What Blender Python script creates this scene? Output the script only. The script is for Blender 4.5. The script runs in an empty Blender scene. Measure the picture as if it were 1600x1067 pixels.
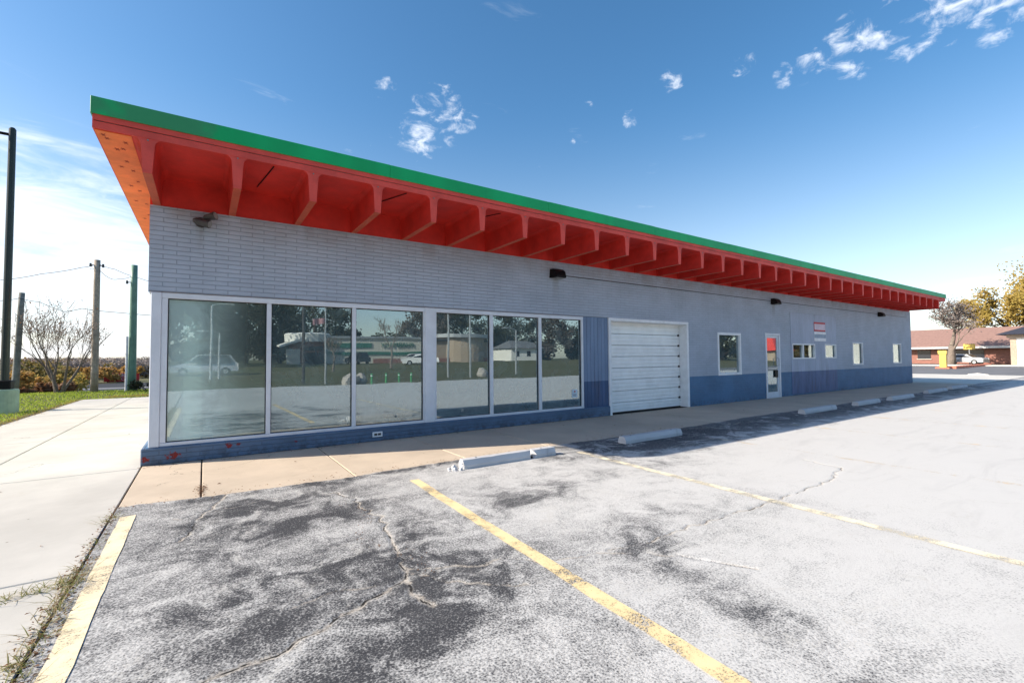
import bpy, math, random
import numpy as np
from mathutils import Vector, Matrix, noise as mn
R_=math.radians
scene=bpy.context.scene
COL=scene.collection
# ------------------------------------------------------------------ camera
ROT=((0.8301739992,-0.0132516037,-0.5573468633),(-0.5574409653,-0.0348085358,-0.8294865496),(-0.0084084012,0.9993061396,-0.0362841281))
CAM=Vector((0.671,-8.178,1.45))
cd=bpy.data.cameras.new('camera'); cam=bpy.data.objects.new('camera',cd); COL.objects.link(cam)
cam.matrix_world=Matrix.Translation(CAM)@Matrix(ROT).to_4x4()
cd.lens=36*715/1600; cd.sensor_width=36; cd.clip_end=3000; cd.clip_start=0.05
scene.camera=cam
def raydir(px,py):
    return (Matrix(ROT)@Vector((px-800,-(py-533.5),-715))).normalized()
# ------------------------------------------------------------------ sun, sky, exposure
SD=Vector((-1.0,0.365,0)).normalized()          # horizontal direction towards the sun
EL=R_(32.0)
sl=bpy.data.lights.new('sun','SUN'); sl.energy=4.9; sl.angle=R_(0.53); sl.color=(1,0.90,0.77)
so=bpy.data.objects.new('sun',sl); COL.objects.link(so)
sv=Vector((SD.x*math.cos(EL),SD.y*math.cos(EL),math.sin(EL)))
so.rotation_euler=sv.to_track_quat('Z','Y').to_euler(); so.location=(-20,10,20)
w=bpy.data.worlds.new('World'); scene.world=w; w.use_nodes=True
nt=w.node_tree; nt.nodes.clear(); N=nt.nodes; L=nt.links
def wn(t,**k):
    n=N.new(t)
    for a,b in k.items(): setattr(n,a,b)
    return n
sky=wn('ShaderNodeTexSky',sky_type='NISHITA'); sky.sun_disc=False
sky.sun_elevation=EL; sky.sun_rotation=math.atan2(SD.x,SD.y)
sky.air_density=1.0; sky.dust_density=1.0; sky.ozone_density=1.6; sky.altitude=250
bg=wn('ShaderNodeBackground'); bg.inputs[1].default_value=0.126
out=wn('ShaderNodeOutputWorld')
tc=wn('ShaderNodeTexCoord')
mp=wn('ShaderNodeMapping'); L.new(tc.outputs['Generated'],mp.inputs[0])
nz=wn('ShaderNodeTexNoise'); nz.inputs['Scale'].default_value=26; nz.inputs['Detail'].default_value=9; nz.inputs['Roughness'].default_value=0.62; nz.inputs['Distortion'].default_value=0.4
mp.inputs['Scale'].default_value=(1,1,1.7)
L.new(mp.outputs[0],nz.inputs['Vector'])
mp2=wn('ShaderNodeMapping'); mp2.inputs['Scale'].default_value=(1,1,5.0); mp2.inputs['Rotation'].default_value=(0.12,0.1,0)
L.new(tc.outputs['Generated'],mp2.inputs[0])
nz2=wn('ShaderNodeTexNoise'); nz2.inputs['Scale'].default_value=5; nz2.inputs['Detail'].default_value=8; nz2.inputs['Roughness'].default_value=0.6; nz2.inputs['Distortion'].default_value=0.6
L.new(mp2.outputs[0],nz2.inputs['Vector'])
def puff(px,py,rad,amp):
    d=raydir(px,py)
    vm=wn('ShaderNodeVectorMath',operation='DOT_PRODUCT'); L.new(tc.outputs['Generated'],vm.inputs[0]); vm.inputs[1].default_value=d
    mr=wn('ShaderNodeMapRange',interpolation_type='SMOOTHSTEP'); L.new(vm.outputs['Value'],mr.inputs[0])
    mr.inputs[1].default_value=math.cos(rad); mr.inputs[2].default_value=1.0; mr.inputs[3].default_value=0; mr.inputs[4].default_value=amp
    return mr.outputs[0]
def chain(lst):
    acc=None
    for p in lst:
        o=puff(*p)
        if acc is None: acc=o
        else:
            m=wn('ShaderNodeMath',operation='MAXIMUM'); L.new(acc,m.inputs[0]); L.new(o,m.inputs[1]); acc=m.outputs[0]
    return acc
accA=chain([(690,178,.075,.42),(655,205,.075,.40),(668,232,.035,.35),(605,143,.035,.33),(735,186,.03,.33),(560,215,.06,.2),(985,186,.022,.42),(1050,130,.03,.40),(920,163,.014,.4),(893,224,.012,.34),(842,264,.008,.36),
 (1160,100,.035,.38),(1225,120,.03,.38),(1265,100,.035,.38),(1330,75,.06,.42),(1398,74,.04,.38),(1450,35,.05,.4),(1505,45,.035,.36),(1380,8,.04,.36),(1490,5,.06,.42),(1570,0,.08,.44),(50,323,.03,.38),(175,319,.04,.33)])
nc=wn('ShaderNodeMath',operation='MULTIPLY_ADD'); L.new(nz.outputs[0],nc.inputs[0]); nc.inputs[1].default_value=2.1; nc.inputs[2].default_value=-.55
ad=wn('ShaderNodeMath',operation='ADD'); L.new(nc.outputs[0],ad.inputs[0]); L.new(accA,ad.inputs[1])
mA=wn('ShaderNodeMapRange',interpolation_type='SMOOTHSTEP'); L.new(ad.outputs[0],mA.inputs[0]); mA.inputs[1].default_value=.78; mA.inputs[2].default_value=1.38; mA.inputs[3].default_value=0; mA.inputs[4].default_value=.78
accB=chain([(60,450,.30,.42),(200,410,.16,.36),(-150,480,.3,.42),(1640,540,.22,.2)])
ad2=wn('ShaderNodeMath',operation='ADD'); L.new(nz2.outputs[0],ad2.inputs[0]); L.new(accB,ad2.inputs[1])
mB=wn('ShaderNodeMapRange',interpolation_type='SMOOTHSTEP'); L.new(ad2.outputs[0],mB.inputs[0]); mB.inputs[1].default_value=.64; mB.inputs[2].default_value=.98; mB.inputs[3].default_value=0; mB.inputs[4].default_value=.7
gA=wn('ShaderNodeMapRange',interpolation_type='SMOOTHSTEP'); L.new(accA,gA.inputs[0]); gA.inputs[1].default_value=.03; gA.inputs[2].default_value=.2
mm_=wn('ShaderNodeMath',operation='MULTIPLY'); L.new(mA.outputs[0],mm_.inputs[0]); L.new(gA.outputs[0],mm_.inputs[1])
mx=wn('ShaderNodeMath',operation='MAXIMUM'); L.new(mm_.outputs[0],mx.inputs[0]); L.new(mB.outputs[0],mx.inputs[1])
# saturation of the blue, then clouds laid over it
hs=wn('ShaderNodeHueSaturation'); hs.inputs['Hue'].default_value=0.495; sx=wn('ShaderNodeSeparateXYZ'); L.new(tc.outputs['Generated'],sx.inputs[0]); sm_=wn('ShaderNodeMapRange',interpolation_type='SMOOTHSTEP'); L.new(sx.outputs[2],sm_.inputs[0]); sm_.inputs[1].default_value=.02; sm_.inputs[2].default_value=.5; sm_.inputs[3].default_value=.80; sm_.inputs[4].default_value=1.27; L.new(sm_.outputs[0],hs.inputs['Saturation']); L.new(sky.outputs[0],hs.inputs['Color'])
mixc=wn('ShaderNodeMix',data_type='RGBA'); L.new(mx.outputs[0],mixc.inputs['Factor']); L.new(hs.outputs[0],mixc.inputs['A']); mixc.inputs['B'].default_value=(6.0,6.3,6.8,1)
L.new(mixc.outputs['Result'],bg.inputs[0]); L.new(bg.outputs[0],out.inputs[0])
vs=scene.view_settings; vs.view_transform='Standard'; vs.look='None'; vs.gamma=1; vs.use_curve_mapping=False; vs.exposure=0.72
scene.render.engine='CYCLES'
scene.cycles.max_bounces=8; scene.cycles.diffuse_bounces=4; scene.cycles.glossy_bounces=4; scene.cycles.transparent_max_bounces=16
# ------------------------------------------------------------------ material helpers
class NT:
    def __init__(s,name):
        s.m=bpy.data.materials.new(name); s.m.use_nodes=True; s.t=s.m.node_tree; s.t.nodes.clear()
        s.out=s.n('ShaderNodeOutputMaterial'); s.tc=s.n('ShaderNodeTexCoord'); s.co=s.tc.outputs['Object']
    def n(s,t,**k):
        n=s.t.nodes.new(t)
        for a,b in k.items(): setattr(n,a,b)
        return n
    def l(s,a,b): s.t.links.new(a,b)
    def put(s,sock,v):
        if hasattr(v,'is_output') or isinstance(v,bpy.types.NodeSocket): s.l(v,sock)
        else:
            if isinstance(v,(tuple,list)) and len(v)==3 and sock.type=='RGBA': v=(*v,1)
            sock.default_value=v
    def noise(s,scale,detail=4,rough=.55,vec=None,dist=0,sc=None):
        n=s.n('ShaderNodeTexNoise'); n.inputs['Scale'].default_value=scale; n.inputs['Detail'].default_value=detail; n.inputs['Roughness'].default_value=rough; n.inputs['Distortion'].default_value=dist
        v=vec or s.co
        if sc:
            mpn=s.n('ShaderNodeMapping'); mpn.inputs['Scale'].default_value=sc; s.l(v,mpn.inputs[0]); v=mpn.outputs[0]
        s.l(v,n.inputs['Vector']); return n.outputs[0]
    def vor(s,scale,feature='F1',vec=None):
        n=s.n('ShaderNodeTexVoronoi',feature=feature); n.inputs['Scale'].default_value=scale; s.l(vec or s.co,n.inputs['Vector']); return n.outputs[0]
    def math(s,op,a,b=0.0,clamp=False):
        n=s.n('ShaderNodeMath',operation=op); n.use_clamp=clamp; s.put(n.inputs[0],a); s.put(n.inputs[1],b); return n.outputs[0]
    def ss(s,v,a,b,lo=0.,hi=1.,lin=False):
        n=s.n('ShaderNodeMapRange'); n.interpolation_type='LINEAR' if lin else 'SMOOTHSTEP'
        s.put(n.inputs[0],v)
        for i,x in zip((1,2,3,4),(a,b,lo,hi)): s.put(n.inputs[i],x)
        return n.outputs[0]
    def mix(s,f,a,b):
        n=s.n('ShaderNodeMix',data_type='RGBA'); s.put(n.inputs['Factor'],f); s.put(n.inputs['A'],a); s.put(n.inputs['B'],b); return n.outputs['Result']
    def xyz(s,v=None):
        n=s.n('ShaderNodeSeparateXYZ'); s.l(v or s.co,n.inputs[0]); return n.outputs
    def attr(s,name):
        n=s.n('ShaderNodeAttribute'); n.attribute_name=name; return n.outputs['Fac']
    def bump(s,h,st=.5,dist=.01,nrm=None):
        n=s.n('ShaderNodeBump'); n.inputs['Strength'].default_value=st; n.inputs['Distance'].default_value=dist; s.l(h,n.inputs['Height'])
        if nrm: s.l(nrm,n.inputs['Normal'])
        return n.outputs[0]
    def pbr(s,col,rough=.7,metal=0,nrm=None,spec=.5,emit=None,es=0):
        p=s.n('ShaderNodeBsdfPrincipled'); s.put(p.inputs['Base Color'],col); s.put(p.inputs['Roughness'],rough); s.put(p.inputs['Metallic'],metal)
        p.inputs['Specular IOR Level'].default_value=spec
        if nrm: s.l(nrm,p.inputs['Normal'])
        if emit: s.put(p.inputs['Emission Color'],emit); p.inputs['Emission Strength'].default_value=es
        return p
    def done(s,sh):
        s.l(sh.outputs[0] if hasattr(sh,'outputs') else sh,s.out.inputs[0]); return s.m
def scl(c,k): return tuple(min(1,x*k) for x in c)
def plain(name,col,rough=.6,metal=0,var=.12,scale=6,bst=.15,spec=.4,dirt=.0):
    t=NT(name); a=t.noise(scale,6,.6)
    c=t.mix(t.ss(a,.3,.7),scl(col,1-var),scl(col,1+var))
    if dirt:
        d=t.noise(scale*.35,8,.7); c=t.mix(t.ss(d,.5,.75,0,dirt),c,(.12,.10,.08))
    b=t.bump(t.noise(scale*12,4,.6),bst,.004)
    return t.done(t.pbr(c,rough,metal,b,spec))
def brick_mat(name,axis='x',low=(.075,.17,.30),up=(.375,.43,.51),split=.87,chip=False):
    t=NT(name); o=t.xyz()
    cx=t.n('ShaderNodeCombineXYZ')
    wob=t.math('MULTIPLY',t.math('SUBTRACT',t.noise(7,2,.5),.5),.006)
    t.l(o[0 if axis=='x' else 1],cx.inputs[0]); t.l(t.math('ADD',o[2],wob),cx.inputs[1])
    b=t.n('ShaderNodeTexBrick'); t.l(cx.outputs[0],b.inputs['Vector'])
    b.inputs['Scale'].default_value=1; b.inputs['Brick Width'].default_value=.318; b.inputs['Row Height'].default_value=.0662
    b.inputs['Mortar Size'].default_value=.0055; b.inputs['Mortar Smooth'].default_value=.5; b.offset=.5; b.inputs['Bias'].default_value=0
    b.inputs['Color1'].default_value=(0,0,0,1); b.inputs['Color2'].default_value=(1,1,1,1); b.inputs['Mortar'].default_value=(.5,.5,.5,1)
    n1=t.noise(1.3,6,.6); n2=t.noise(38,5,.65,sc=(1,1,2.2)); n3=t.noise(.5,3,.5)
    u=t.mix(t.ss(n1,.3,.7),scl(up,.90),scl(up,1.07)); u=t.mix(t.math('MULTIPLY',b.outputs['Color'],.12),u,scl(up,1.5))
    # eave shade and red bounce painted into the topmost courses under the roof
    st=t.math('MULTIPLY',t.ss(o[2],3.25,3.67),t.ss(t.noise(2.2,6,.7),.35,.7)); u=t.mix(t.math('MULTIPLY',st,.55),u,(.27,.25,.25))
    lo=t.mix(t.ss(n1,.3,.7),scl(low,.85),scl(low,1.18)); lo=t.mix(t.math('MULTIPLY',b.outputs['Color'],.10),lo,scl(low,1.8))
    edge=t.math('ADD',o[2],t.math('MULTIPLY',t.math('SUBTRACT',n2,.5),.012))
    for (px,pz,hw,ln,am) in [(.60,3.46,.10,.55,.45),(7.4,3.27,.16,.6,.4),(4.25,3.67,.2,.5,.3),(17.25,3.25,.16,.6,.35),(10.6,3.67,.3,.5,.3),(2.1,3.67,.15,.35,.3)]:
        dx=t.math('ABSOLUTE',t.math('SUBTRACT',o[0],px)); m_=t.math('MULTIPLY',t.ss(t.math('ADD',dx,t.math('MULTIPLY',t.noise(6,4,.7,sc=(3,1,.5)),.12)),hw+.04,hw-.06),t.ss(o[2],pz-ln,pz)); m_=t.math('MULTIPLY',m_,t.math('LESS_THAN',o[2],pz+.03)); u=t.mix(t.math('MULTIPLY',m_,am),u,(.20,.17,.15))
    c=t.mix(t.ss(edge,split-.004,split+.004),lo,u)
    dl=t.math('MULTIPLY',t.ss(o[2],.22,0),t.ss(t.noise(9,5,.7),.42,.62)); c=t.mix(t.math('MULTIPLY',dl,.6),c,(.05,.055,.06))
    if chip:
        for (px,pz,r) in [(.0,.09,.085),(.33,.11,.13),(.99,.17,.09),(1.9,.14,.05),(1.12,.19,.05)]:
            dx=t.math('DIVIDE',t.math('SUBTRACT',o[0],px),r); dz=t.math('DIVIDE',t.math('SUBTRACT',o[2],pz),r*.7)
            d=t.math('ADD',t.math('MULTIPLY',dx,dx),t.math('MULTIPLY',dz,dz))
            m=t.ss(t.math('ADD',t.math('MULTIPLY',d,.30),t.noise(22,5,.7)),.60,.56); c=t.mix(m,c,(.23,.018,.016))
    c=t.mix(t.math('MULTIPLY',b.outputs['Fac'],.62),c,t.mix(.5,c,(.10,.11,.14)))
    h=t.math('SUBTRACT',t.math('MULTIPLY',n2,.35),b.outputs['Fac']); h=t.math('ADD',h,t.math('MULTIPLY',b.outputs['Color'],.25))
    return t.done(t.pbr(c,.62,0,t.bump(h,.9,.009),.35))
def red_mat(name,col=(.40,.022,.02),dirt=.35):
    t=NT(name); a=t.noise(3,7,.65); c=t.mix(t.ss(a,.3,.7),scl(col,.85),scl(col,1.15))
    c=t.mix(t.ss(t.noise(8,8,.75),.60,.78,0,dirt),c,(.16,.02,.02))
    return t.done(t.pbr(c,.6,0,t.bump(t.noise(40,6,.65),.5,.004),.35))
def concrete(name,col,stain=(.35,.30,.24),sstr=.35,crk=True,speck=.2):
    t=NT(name); a=t.noise(.9,8,.62); c=t.mix(t.ss(a,.3,.7),scl(col,.88),scl(col,1.08))
    f=t.noise(190,3,.7); c=t.mix(t.ss(f,.52,.70,0,speck),c,scl(col,.55))
    c=t.mix(t.ss(t.noise(2.3,8,.7,dist=1.2),.55,.78,0,sstr),c,stain)
    sp=t.vor(3.1); c=t.mix(t.ss(sp,.035,.02,0,.7),c,(.12,.09,.06))
    if crk:
        v=t.n('ShaderNodeTexVoronoi',feature='DISTANCE_TO_EDGE'); v.inputs['Scale'].default_value=.28
        off=t.n('ShaderNodeVectorMath',operation='ADD'); nn=t.n('ShaderNodeTexNoise'); nn.inputs['Scale'].default_value=1.6; nn.inputs['Detail'].default_value=6; t.l(t.co,nn.inputs['Vector']); t.l(t.co,off.inputs[0]); t.l(nn.outputs['Color'],off.inputs[1]); t.l(off.outputs[0],v.inputs['Vector'])
        m=t.math('MULTIPLY',t.ss(v.outputs[0],.0022,.0008),t.ss(t.noise(.8,2),.5,.58)); c=t.mix(t.math('MULTIPLY',m,.6),c,(.12,.10,.08))
    return t.done(t.pbr(c,.85,0,t.bump(f,.35,.003),.3))
def leafmat(name,cols,trans=.35):
    t=NT(name); g=t.n('ShaderNodeObjectInfo'); r=t.noise(.9,3,.6); r2=t.noise(14,2,.7)
    c=t.mix(t.ss(r,.35,.65),cols[0],cols[1]); c=t.mix(t.ss(r2,.42,.62),c,cols[2] if len(cols)>2 else cols[1])
    p=t.pbr(c,.7,0,None,.2); tr=t.n('ShaderNodeBsdfTranslucent'); t.l(c,tr.inputs[0])
    m=t.n('ShaderNodeMixShader'); m.inputs[0].default_value=trans; t.l(p.outputs[0],m.inputs[1]); t.l(tr.outputs[0],m.inputs[2]); return t.done(m)
def glass(name,refl=.3,tint=(.28,.34,.34),dust=.05,dust_haze_col=(.55,.72,.70),corner=False,rough=.0):
    t=NT(name)
    tr=t.n('ShaderNodeBsdfTransparent'); tr.inputs[0].default_value=(*tint,1)
    tl=t.n('ShaderNodeBsdfTranslucent'); tl.inputs[0].default_value=(*dust_haze_col,1)
    df=t.n('ShaderNodeBsdfDiffuse'); df.inputs[0].default_value=(*dust_haze_col,1)
    du=t.n('ShaderNodeMixShader'); du.inputs[0].default_value=.55; t.l(tl.outputs[0],du.inputs[1]); t.l(df.outputs[0],du.inputs[2])
    nz_=t.noise(2.2,7,.65,dist=.8); o=t.xyz()
    base_d=t.ss(o[2],1.5,.25,0,.16)  # more film low down, pale reflection haze put into the glass
    if corner:   # the pane at the building corner has a dusty film, thickened beside the post to paint the sunlit glow
        g=t.ss(o[0],1.35,.1,0,1); m=t.math('MULTIPLY',g,t.ss(nz_,.15,.75,.35,1)); dm=t.math('ADD',t.math('ADD',t.math('MULTIPLY',m,1.5),dust),base_d,True)
    else: dm=t.math('ADD',t.math('MULTIPLY',t.ss(nz_,.2,.8,.5,1.4),dust),base_d)  # dust tone also paints the milky haze of the reflections
    a=t.n('ShaderNodeMixShader'); t.l(dm,a.inputs[0]); t.l(tr.outputs[0],a.inputs[1]); t.l(du.outputs[0],a.inputs[2])
    gl=t.n('ShaderNodeBsdfGlossy'); gl.inputs['Roughness'].default_value=rough; gl.inputs[0].default_value=(.84,.97,1,1)
    wv=t.bump(t.noise(.8,2,.5),.025,.05); t.l(wv,gl.inputs['Normal'])
    fr=t.n('ShaderNodeFresnel'); fr.inputs[0].default_value=1.6
    f=t.math('ADD',t.math('MULTIPLY',fr.outputs[0],.95),refl,True)
    b=t.n('ShaderNodeMixShader'); t.l(f,b.inputs[0]); t.l(a.outputs[0],b.inputs[1]); t.l(gl.outputs[0],b.inputs[2])
    return t.done(b)
M={}
M['brick']=brick_mat('painted_brick','x'); M['brick_side']=brick_mat('painted_brick_side','y',up=(.55,.62,.50))
M['base']=brick_mat('base_brick','x',low=(.095,.15,.235),split=9,chip=True)
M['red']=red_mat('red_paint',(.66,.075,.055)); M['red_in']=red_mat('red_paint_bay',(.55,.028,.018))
M['orange2']=red_mat('faded_orange_paint',(.46,.075,.03),.3); M['orange']=red_mat('orange_paint',(.80,.20,.045),.12); M['rust']=plain('rust_spot',(.25,.03,.015),.8)
def green_mat():
    t=NT('green_fascia'); o=t.xyz(); c=t.mix(t.ss(t.noise(1.1,3,.5,sc=(1,1,.2)),.45,.6),(.0,.40,.12),(.0,.34,.10))
    pt=t.math('MULTIPLY',t.ss(t.math('ADD',o[0],t.math('MULTIPLY',t.noise(3,3),.5)),1.02,.9),t.ss(t.noise(1.6,2),.30,.40)); c=t.mix(t.math('MULTIPLY',pt,.6),c,(.055,.20,.10))
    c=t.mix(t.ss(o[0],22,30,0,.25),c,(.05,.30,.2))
    return t.done(t.pbr(c,.5,0,t.bump(t.noise(5,4,.6),.2,.01),.4))
M['green']=green_mat()
M['white']=plain('white_aluminium',(.66,.69,.74),.42,.0,.05,4,.05); M['gasket']=plain('black_gasket',(.012,.012,.014),.5)
M['white_paint']=plain('white_trim_paint',(.78,.80,.82),.5,0,.06,5,.3,dirt=.25)
M['door_white']=plain('garage_door_paint',(.86,.87,.86),.45,0,.05,3,.1,dirt=.15)
M['black']=plain('black_metal',(.005,.005,.006),.5,0,.12,6,.15,.2); M['dgrey']=plain('bronze_metal',(.06,.055,.055),.45)
M['lens']=plain('lamp_lens',(.25,.25,.24),.2)
M['int_wall']=plain('interior_wall',(.34,.33,.30),.8); M['int_floor']=plain('interior_floor',(.30,.25,.19),.5); M['roofing']=plain('roof_membrane',(.3,.3,.3),.8)
def siding_mat(name,up,low,split,groove=0):
    t=NT(name); o=t.xyz(); n=t.noise(2.0,7,.65,sc=(1.5,1,.35)); u=t.mix(t.ss(n,.3,.7),scl(up,.85),scl(up,1.12)); lo=t.mix(t.ss(n,.3,.7),scl(low,.75),scl(low,1.25))
    stn=t.ss(t.noise(3.2,7,.7,sc=(2.2,1,.3)),.5,.68,0,.55)
    lo=t.mix(stn,lo,(.10,.085,.12)); u=t.mix(t.math('MULTIPLY',stn,t.ss(o[2],1.5,.9)),u,(.17,.17,.25))
    c=t.mix(t.ss(o[2],split-.004,split+.004),lo,u)
    return t.done(t.pbr(c,.6,0,t.bump(t.noise(30,5,.6),.3,.004),.35))
M['siding']=siding_mat('blue_siding',(.17,.24,.36),(.055,.10,.20),.87); M['board']=siding_mat('infill_board',(.36,.41,.51),(.085,.13,.25),.87)
M['gp1']=glass('dusty_glow_glass',.20,(.26,.31,.31),.16,(.78,.98,.95),corner=True); M['gp']=glass('showroom_glass',.25,(.25,.30,.30),.42,(.30,.43,.47))
M['gs']=glass('small_window_glass',.10,(.45,.52,.52),.10,(.5,.53,.52)); M['gside']=glass('side_glass',.03,(.85,.92,.90),.10,(.8,.9,.88))
M['conc']=concrete('driveway_concrete',(.53,.505,.455),(.40,.34,.27),.30); M['walk']=concrete('sidewalk_concrete',(.56,.46,.35),(.36,.27,.19),.35,speck=.35)
M['strip']=concrete('apron_concrete',(.62,.59,.53),crk=False); M['stop']=concrete('stop_concrete',(.55,.55,.56),(.2,.2,.2),.5,False)
M['gap']=plain('dirt',(.035,.028,.022),.95,0,.3,20); M['soil']=plain('soil',(.16,.11,.07),.95,0,.3,8)
def asphalt_mat():
    t=NT('asphalt'); o=t.xyz()
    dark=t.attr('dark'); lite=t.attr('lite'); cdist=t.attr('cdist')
    big=t.noise(.55,6,.62,dist=.7); mid=t.noise(2.6,7,.66,dist=.9); streak=t.noise(1.5,6,.65,sc=(.35,1.6,1),dist=1.2)
    wear=t.math('ADD',t.math('MULTIPLY',big,.5),t.math('MULTIPLY',mid,.75)); wear=t.math('ADD',wear,t.math('MULTIPLY',streak,.55)); fine=t.noise(13,5,.7); wear=t.math('ADD',wear,t.math('MULTIPLY',fine,.30))
    wear=t.math('SUBTRACT',wear,1.07); wear=t.math('SUBTRACT',wear,t.math('MULTIPLY',dark,t.ss(mid,.3,.65,.68,.15))); wear=t.math('MAXIMUM',wear,-.40); wear=t.math('ADD',wear,t.math('MULTIPLY',lite,.8))  # dark and lite bring painted shade and glare as well as wear
    stones=t.noise(100,4,.85); stones2=t.vor(70); st=t.math('ADD',t.math('MULTIPLY',stones,1.0),t.math('MULTIPLY',stones2,.30))
    k=t.math('ADD',st,t.math('MULTIPLY',wear,.62))
    f=t.ss(k,.40,.84)
    c=t.mix(f,(.038,.038,.042),(.60,.585,.555))
    c=t.mix(t.ss(wear,.1,.8,0,.30),c,(.46,.45,.435)); c=t.mix(t.math('MULTIPLY',t.ss(streak,.50,.72),.14),c,(.20,.195,.19))
    c=t.mix(t.math('MULTIPLY',t.ss(stones,.60,.68),.5),c,(.66,.65,.63))
    # hairline crack web, pale dust in it
    off=t.n('ShaderNodeVectorMath',operation='ADD'); nn=t.n('ShaderNodeTexNoise'); nn.inputs['Scale'].default_value=2.4; nn.inputs['Detail'].default_value=7; nn.inputs['Roughness'].default_value=.65; t.l(t.co,nn.inputs['Vector']); t.l(t.co,off.inputs[0]); t.l(nn.outputs['Color'],off.inputs[1])
    v=t.n('ShaderNodeTexVoronoi',feature='DISTANCE_TO_EDGE'); v.inputs['Scale'].default_value=.75; t.l(off.outputs[0],v.inputs['Vector'])
    web=t.math('MULTIPLY',t.ss(t.math('ADD',v.outputs[0],t.math('MULTIPLY',stones,.012)),.020,.006),t.ss(mid,.42,.6)); c=t.mix(t.math('MULTIPLY',web,.75),c,(.50,.48,.44))
    # the big cracks: pale crumbled borders, a dark slit in the middle
    j=t.math('ADD',cdist,t.math('MULTIPLY',t.math('SUBTRACT',t.noise(26,6,.8),.5),.075)); j=t.math('ADD',j,t.ss(t.noise(2.7,4,.6),.5,.62,0,.022))
    band=t.ss(j,.027,.002); c=t.mix(t.math('MULTIPLY',band,t.ss(stones,.34,.58,.25,.9)),c,(.52,.465,.395))
    j2=t.math('ADD',cdist,t.math('MULTIPLY',t.noise(22,3,.6),.016)); slit=t.math('MULTIPLY',t.ss(j2,.0155,.0115),t.ss(t.noise(5,2),.38,.5)); c=t.mix(slit,c,(.02,.018,.016))
    halo=t.ss(cdist,.22,.02,0,1)
    h=t.math('ADD',t.math('MULTIPLY',st,1.0),t.math('MULTIPLY',band,-1.5))
    return t.done(t.pbr(c,.8,0,t.bump(h,.55,.006),.3))
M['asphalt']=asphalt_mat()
M['street']=plain('street_asphalt',(.16,.16,.165),.85,0,.15,.7,.3); M['newroad']=plain('dark_road',(.012,.013,.017),.8,0,.2,.5,.3)
def line_mat(name,col,wear):
    t=NT(name); s=t.noise(95,4,.75); m=t.noise(3.0,7,.7); k=t.math('ADD',t.math('MULTIPLY',s,.6),t.math('MULTIPLY',m,.7))
    a=t.ss(k,wear,wear+.07); c=t.mix(t.ss(m,.35,.65),scl(col,.82),scl(col,1.08)); p=t.pbr(c,.7,0,t.bump(s,.4,.004),.3)
    tr=t.n('ShaderNodeBsdfTransparent'); mm=t.n('ShaderNodeMixShader'); t.l(a,mm.inputs[0]); t.l(tr.outputs[0],mm.inputs[1]); t.l(p.outputs[0],mm.inputs[2]); return t.done(mm)
M['line']=line_mat('yellow_line_paint',(.80,.62,.34),.55); M['line_worn']=line_mat('bleached_line_paint',(.82,.73,.54),.575); M['line_pale']=line_mat('pale_yellow_line_paint',(.86,.72,.48),.52); M['line_faint']=line_mat('worn_line_paint',(.75,.58,.36),.68)
def ground_mat():
    t=NT('lawn'); a=t.noise(.12,6,.6); b=t.noise(9,6,.7); c=t.mix(t.ss(a,.35,.65),(.085,.09,.04),(.13,.11,.06)); c=t.mix(t.ss(b,.4,.65),c,(.13,.13,.055)); return t.done(t.pbr(c,.9,0,t.bump(t.noise(40,4,.7),.8,.03),.2))
M['ground']=ground_mat()
M['grass']=leafmat('grass_blades',[(.34,.42,.05),(.46,.50,.09),(.26,.36,.04)],.4)
M['bark']=plain('bark',(.20,.16,.13),.9,0,.3,9,.8); M['bark_dark']=plain('dark_bark',(.09,.075,.065),.9,0,.3,9,.6)
M['pole']=plain('weathered_pole_wood',(.36,.30,.24),.85,0,.22,5,.6,dirt=.3); M['pole_grey']=plain('grey_pole_wood',(.20,.20,.18),.85,0,.3,5,.6)
M['pgreen']=plain('green_painted_steel',(.13,.24,.18),.5,0,.15,3); M['pgreen_light']=plain('pale_green_concrete',(.30,.42,.33),.7,0,.15,3)
M['lv_brown']=leafmat('brown_leaves',[(.20,.10,.05),(.28,.14,.06),(.14,.07,.035)]); M['lv_orange']=leafmat('orange_leaves',[(.42,.22,.06),(.33,.16,.06),(.45,.30,.08)])
M['lv_gold']=leafmat('gold_leaves',[(.48,.33,.08),(.42,.25,.08),(.30,.27,.07)]); M['lv_dark']=leafmat('dark_leaves',[(.050,.055,.03),(.08,.07,.035),(.035,.045,.025)],.2)
M['lv_grey2']=leafmat('grey_brown_twigs',[(.10,.085,.07),(.13,.10,.08),(.07,.06,.05)],.1); M['lv_olive']=leafmat('olive_leaves',[(.22,.18,.05),(.26,.15,.06),(.14,.13,.05)]); M['lv_grey']=leafmat('grey_twigs',[(.27,.23,.21),(.33,.27,.23),(.20,.17,.16)],.2)
M['brown_brick']=plain('red_brick_far',(.30,.14,.11),.8,0,.12,3); M['shingle']=plain('brown_shingles',(.28,.17,.14),.85,0,.12,3); M['dark_roof']=plain('dark_shingles',(.035,.038,.055),.8)
M['tan']=plain('tan_wall',(.42,.33,.25),.8); M['winf']=plain('far_window',(.03,.035,.045),.15); M['yellow']=plain('yellow_paint',(.66,.46,.10),.5); M['wall_white']=plain('white_stucco',(.82,.80,.75),.8)
M['redsign']=plain('red_sign_paint',(.50,.02,.03),.5); M['signwhite']=plain('white_sign_paint',(.78,.78,.80),.5); M['redcurb']=plain('red_curb_paint',(.62,.20,.12),.7)
M['rock']=plain('pale_rock',(.42,.38,.34),.9,0,.2,2,.8); M['steel']=plain('galvanised_steel',(.45,.46,.47),.45,.5); M['bgreen']=plain('bright_green_paint',(.08,.32,.12),.5)
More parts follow.
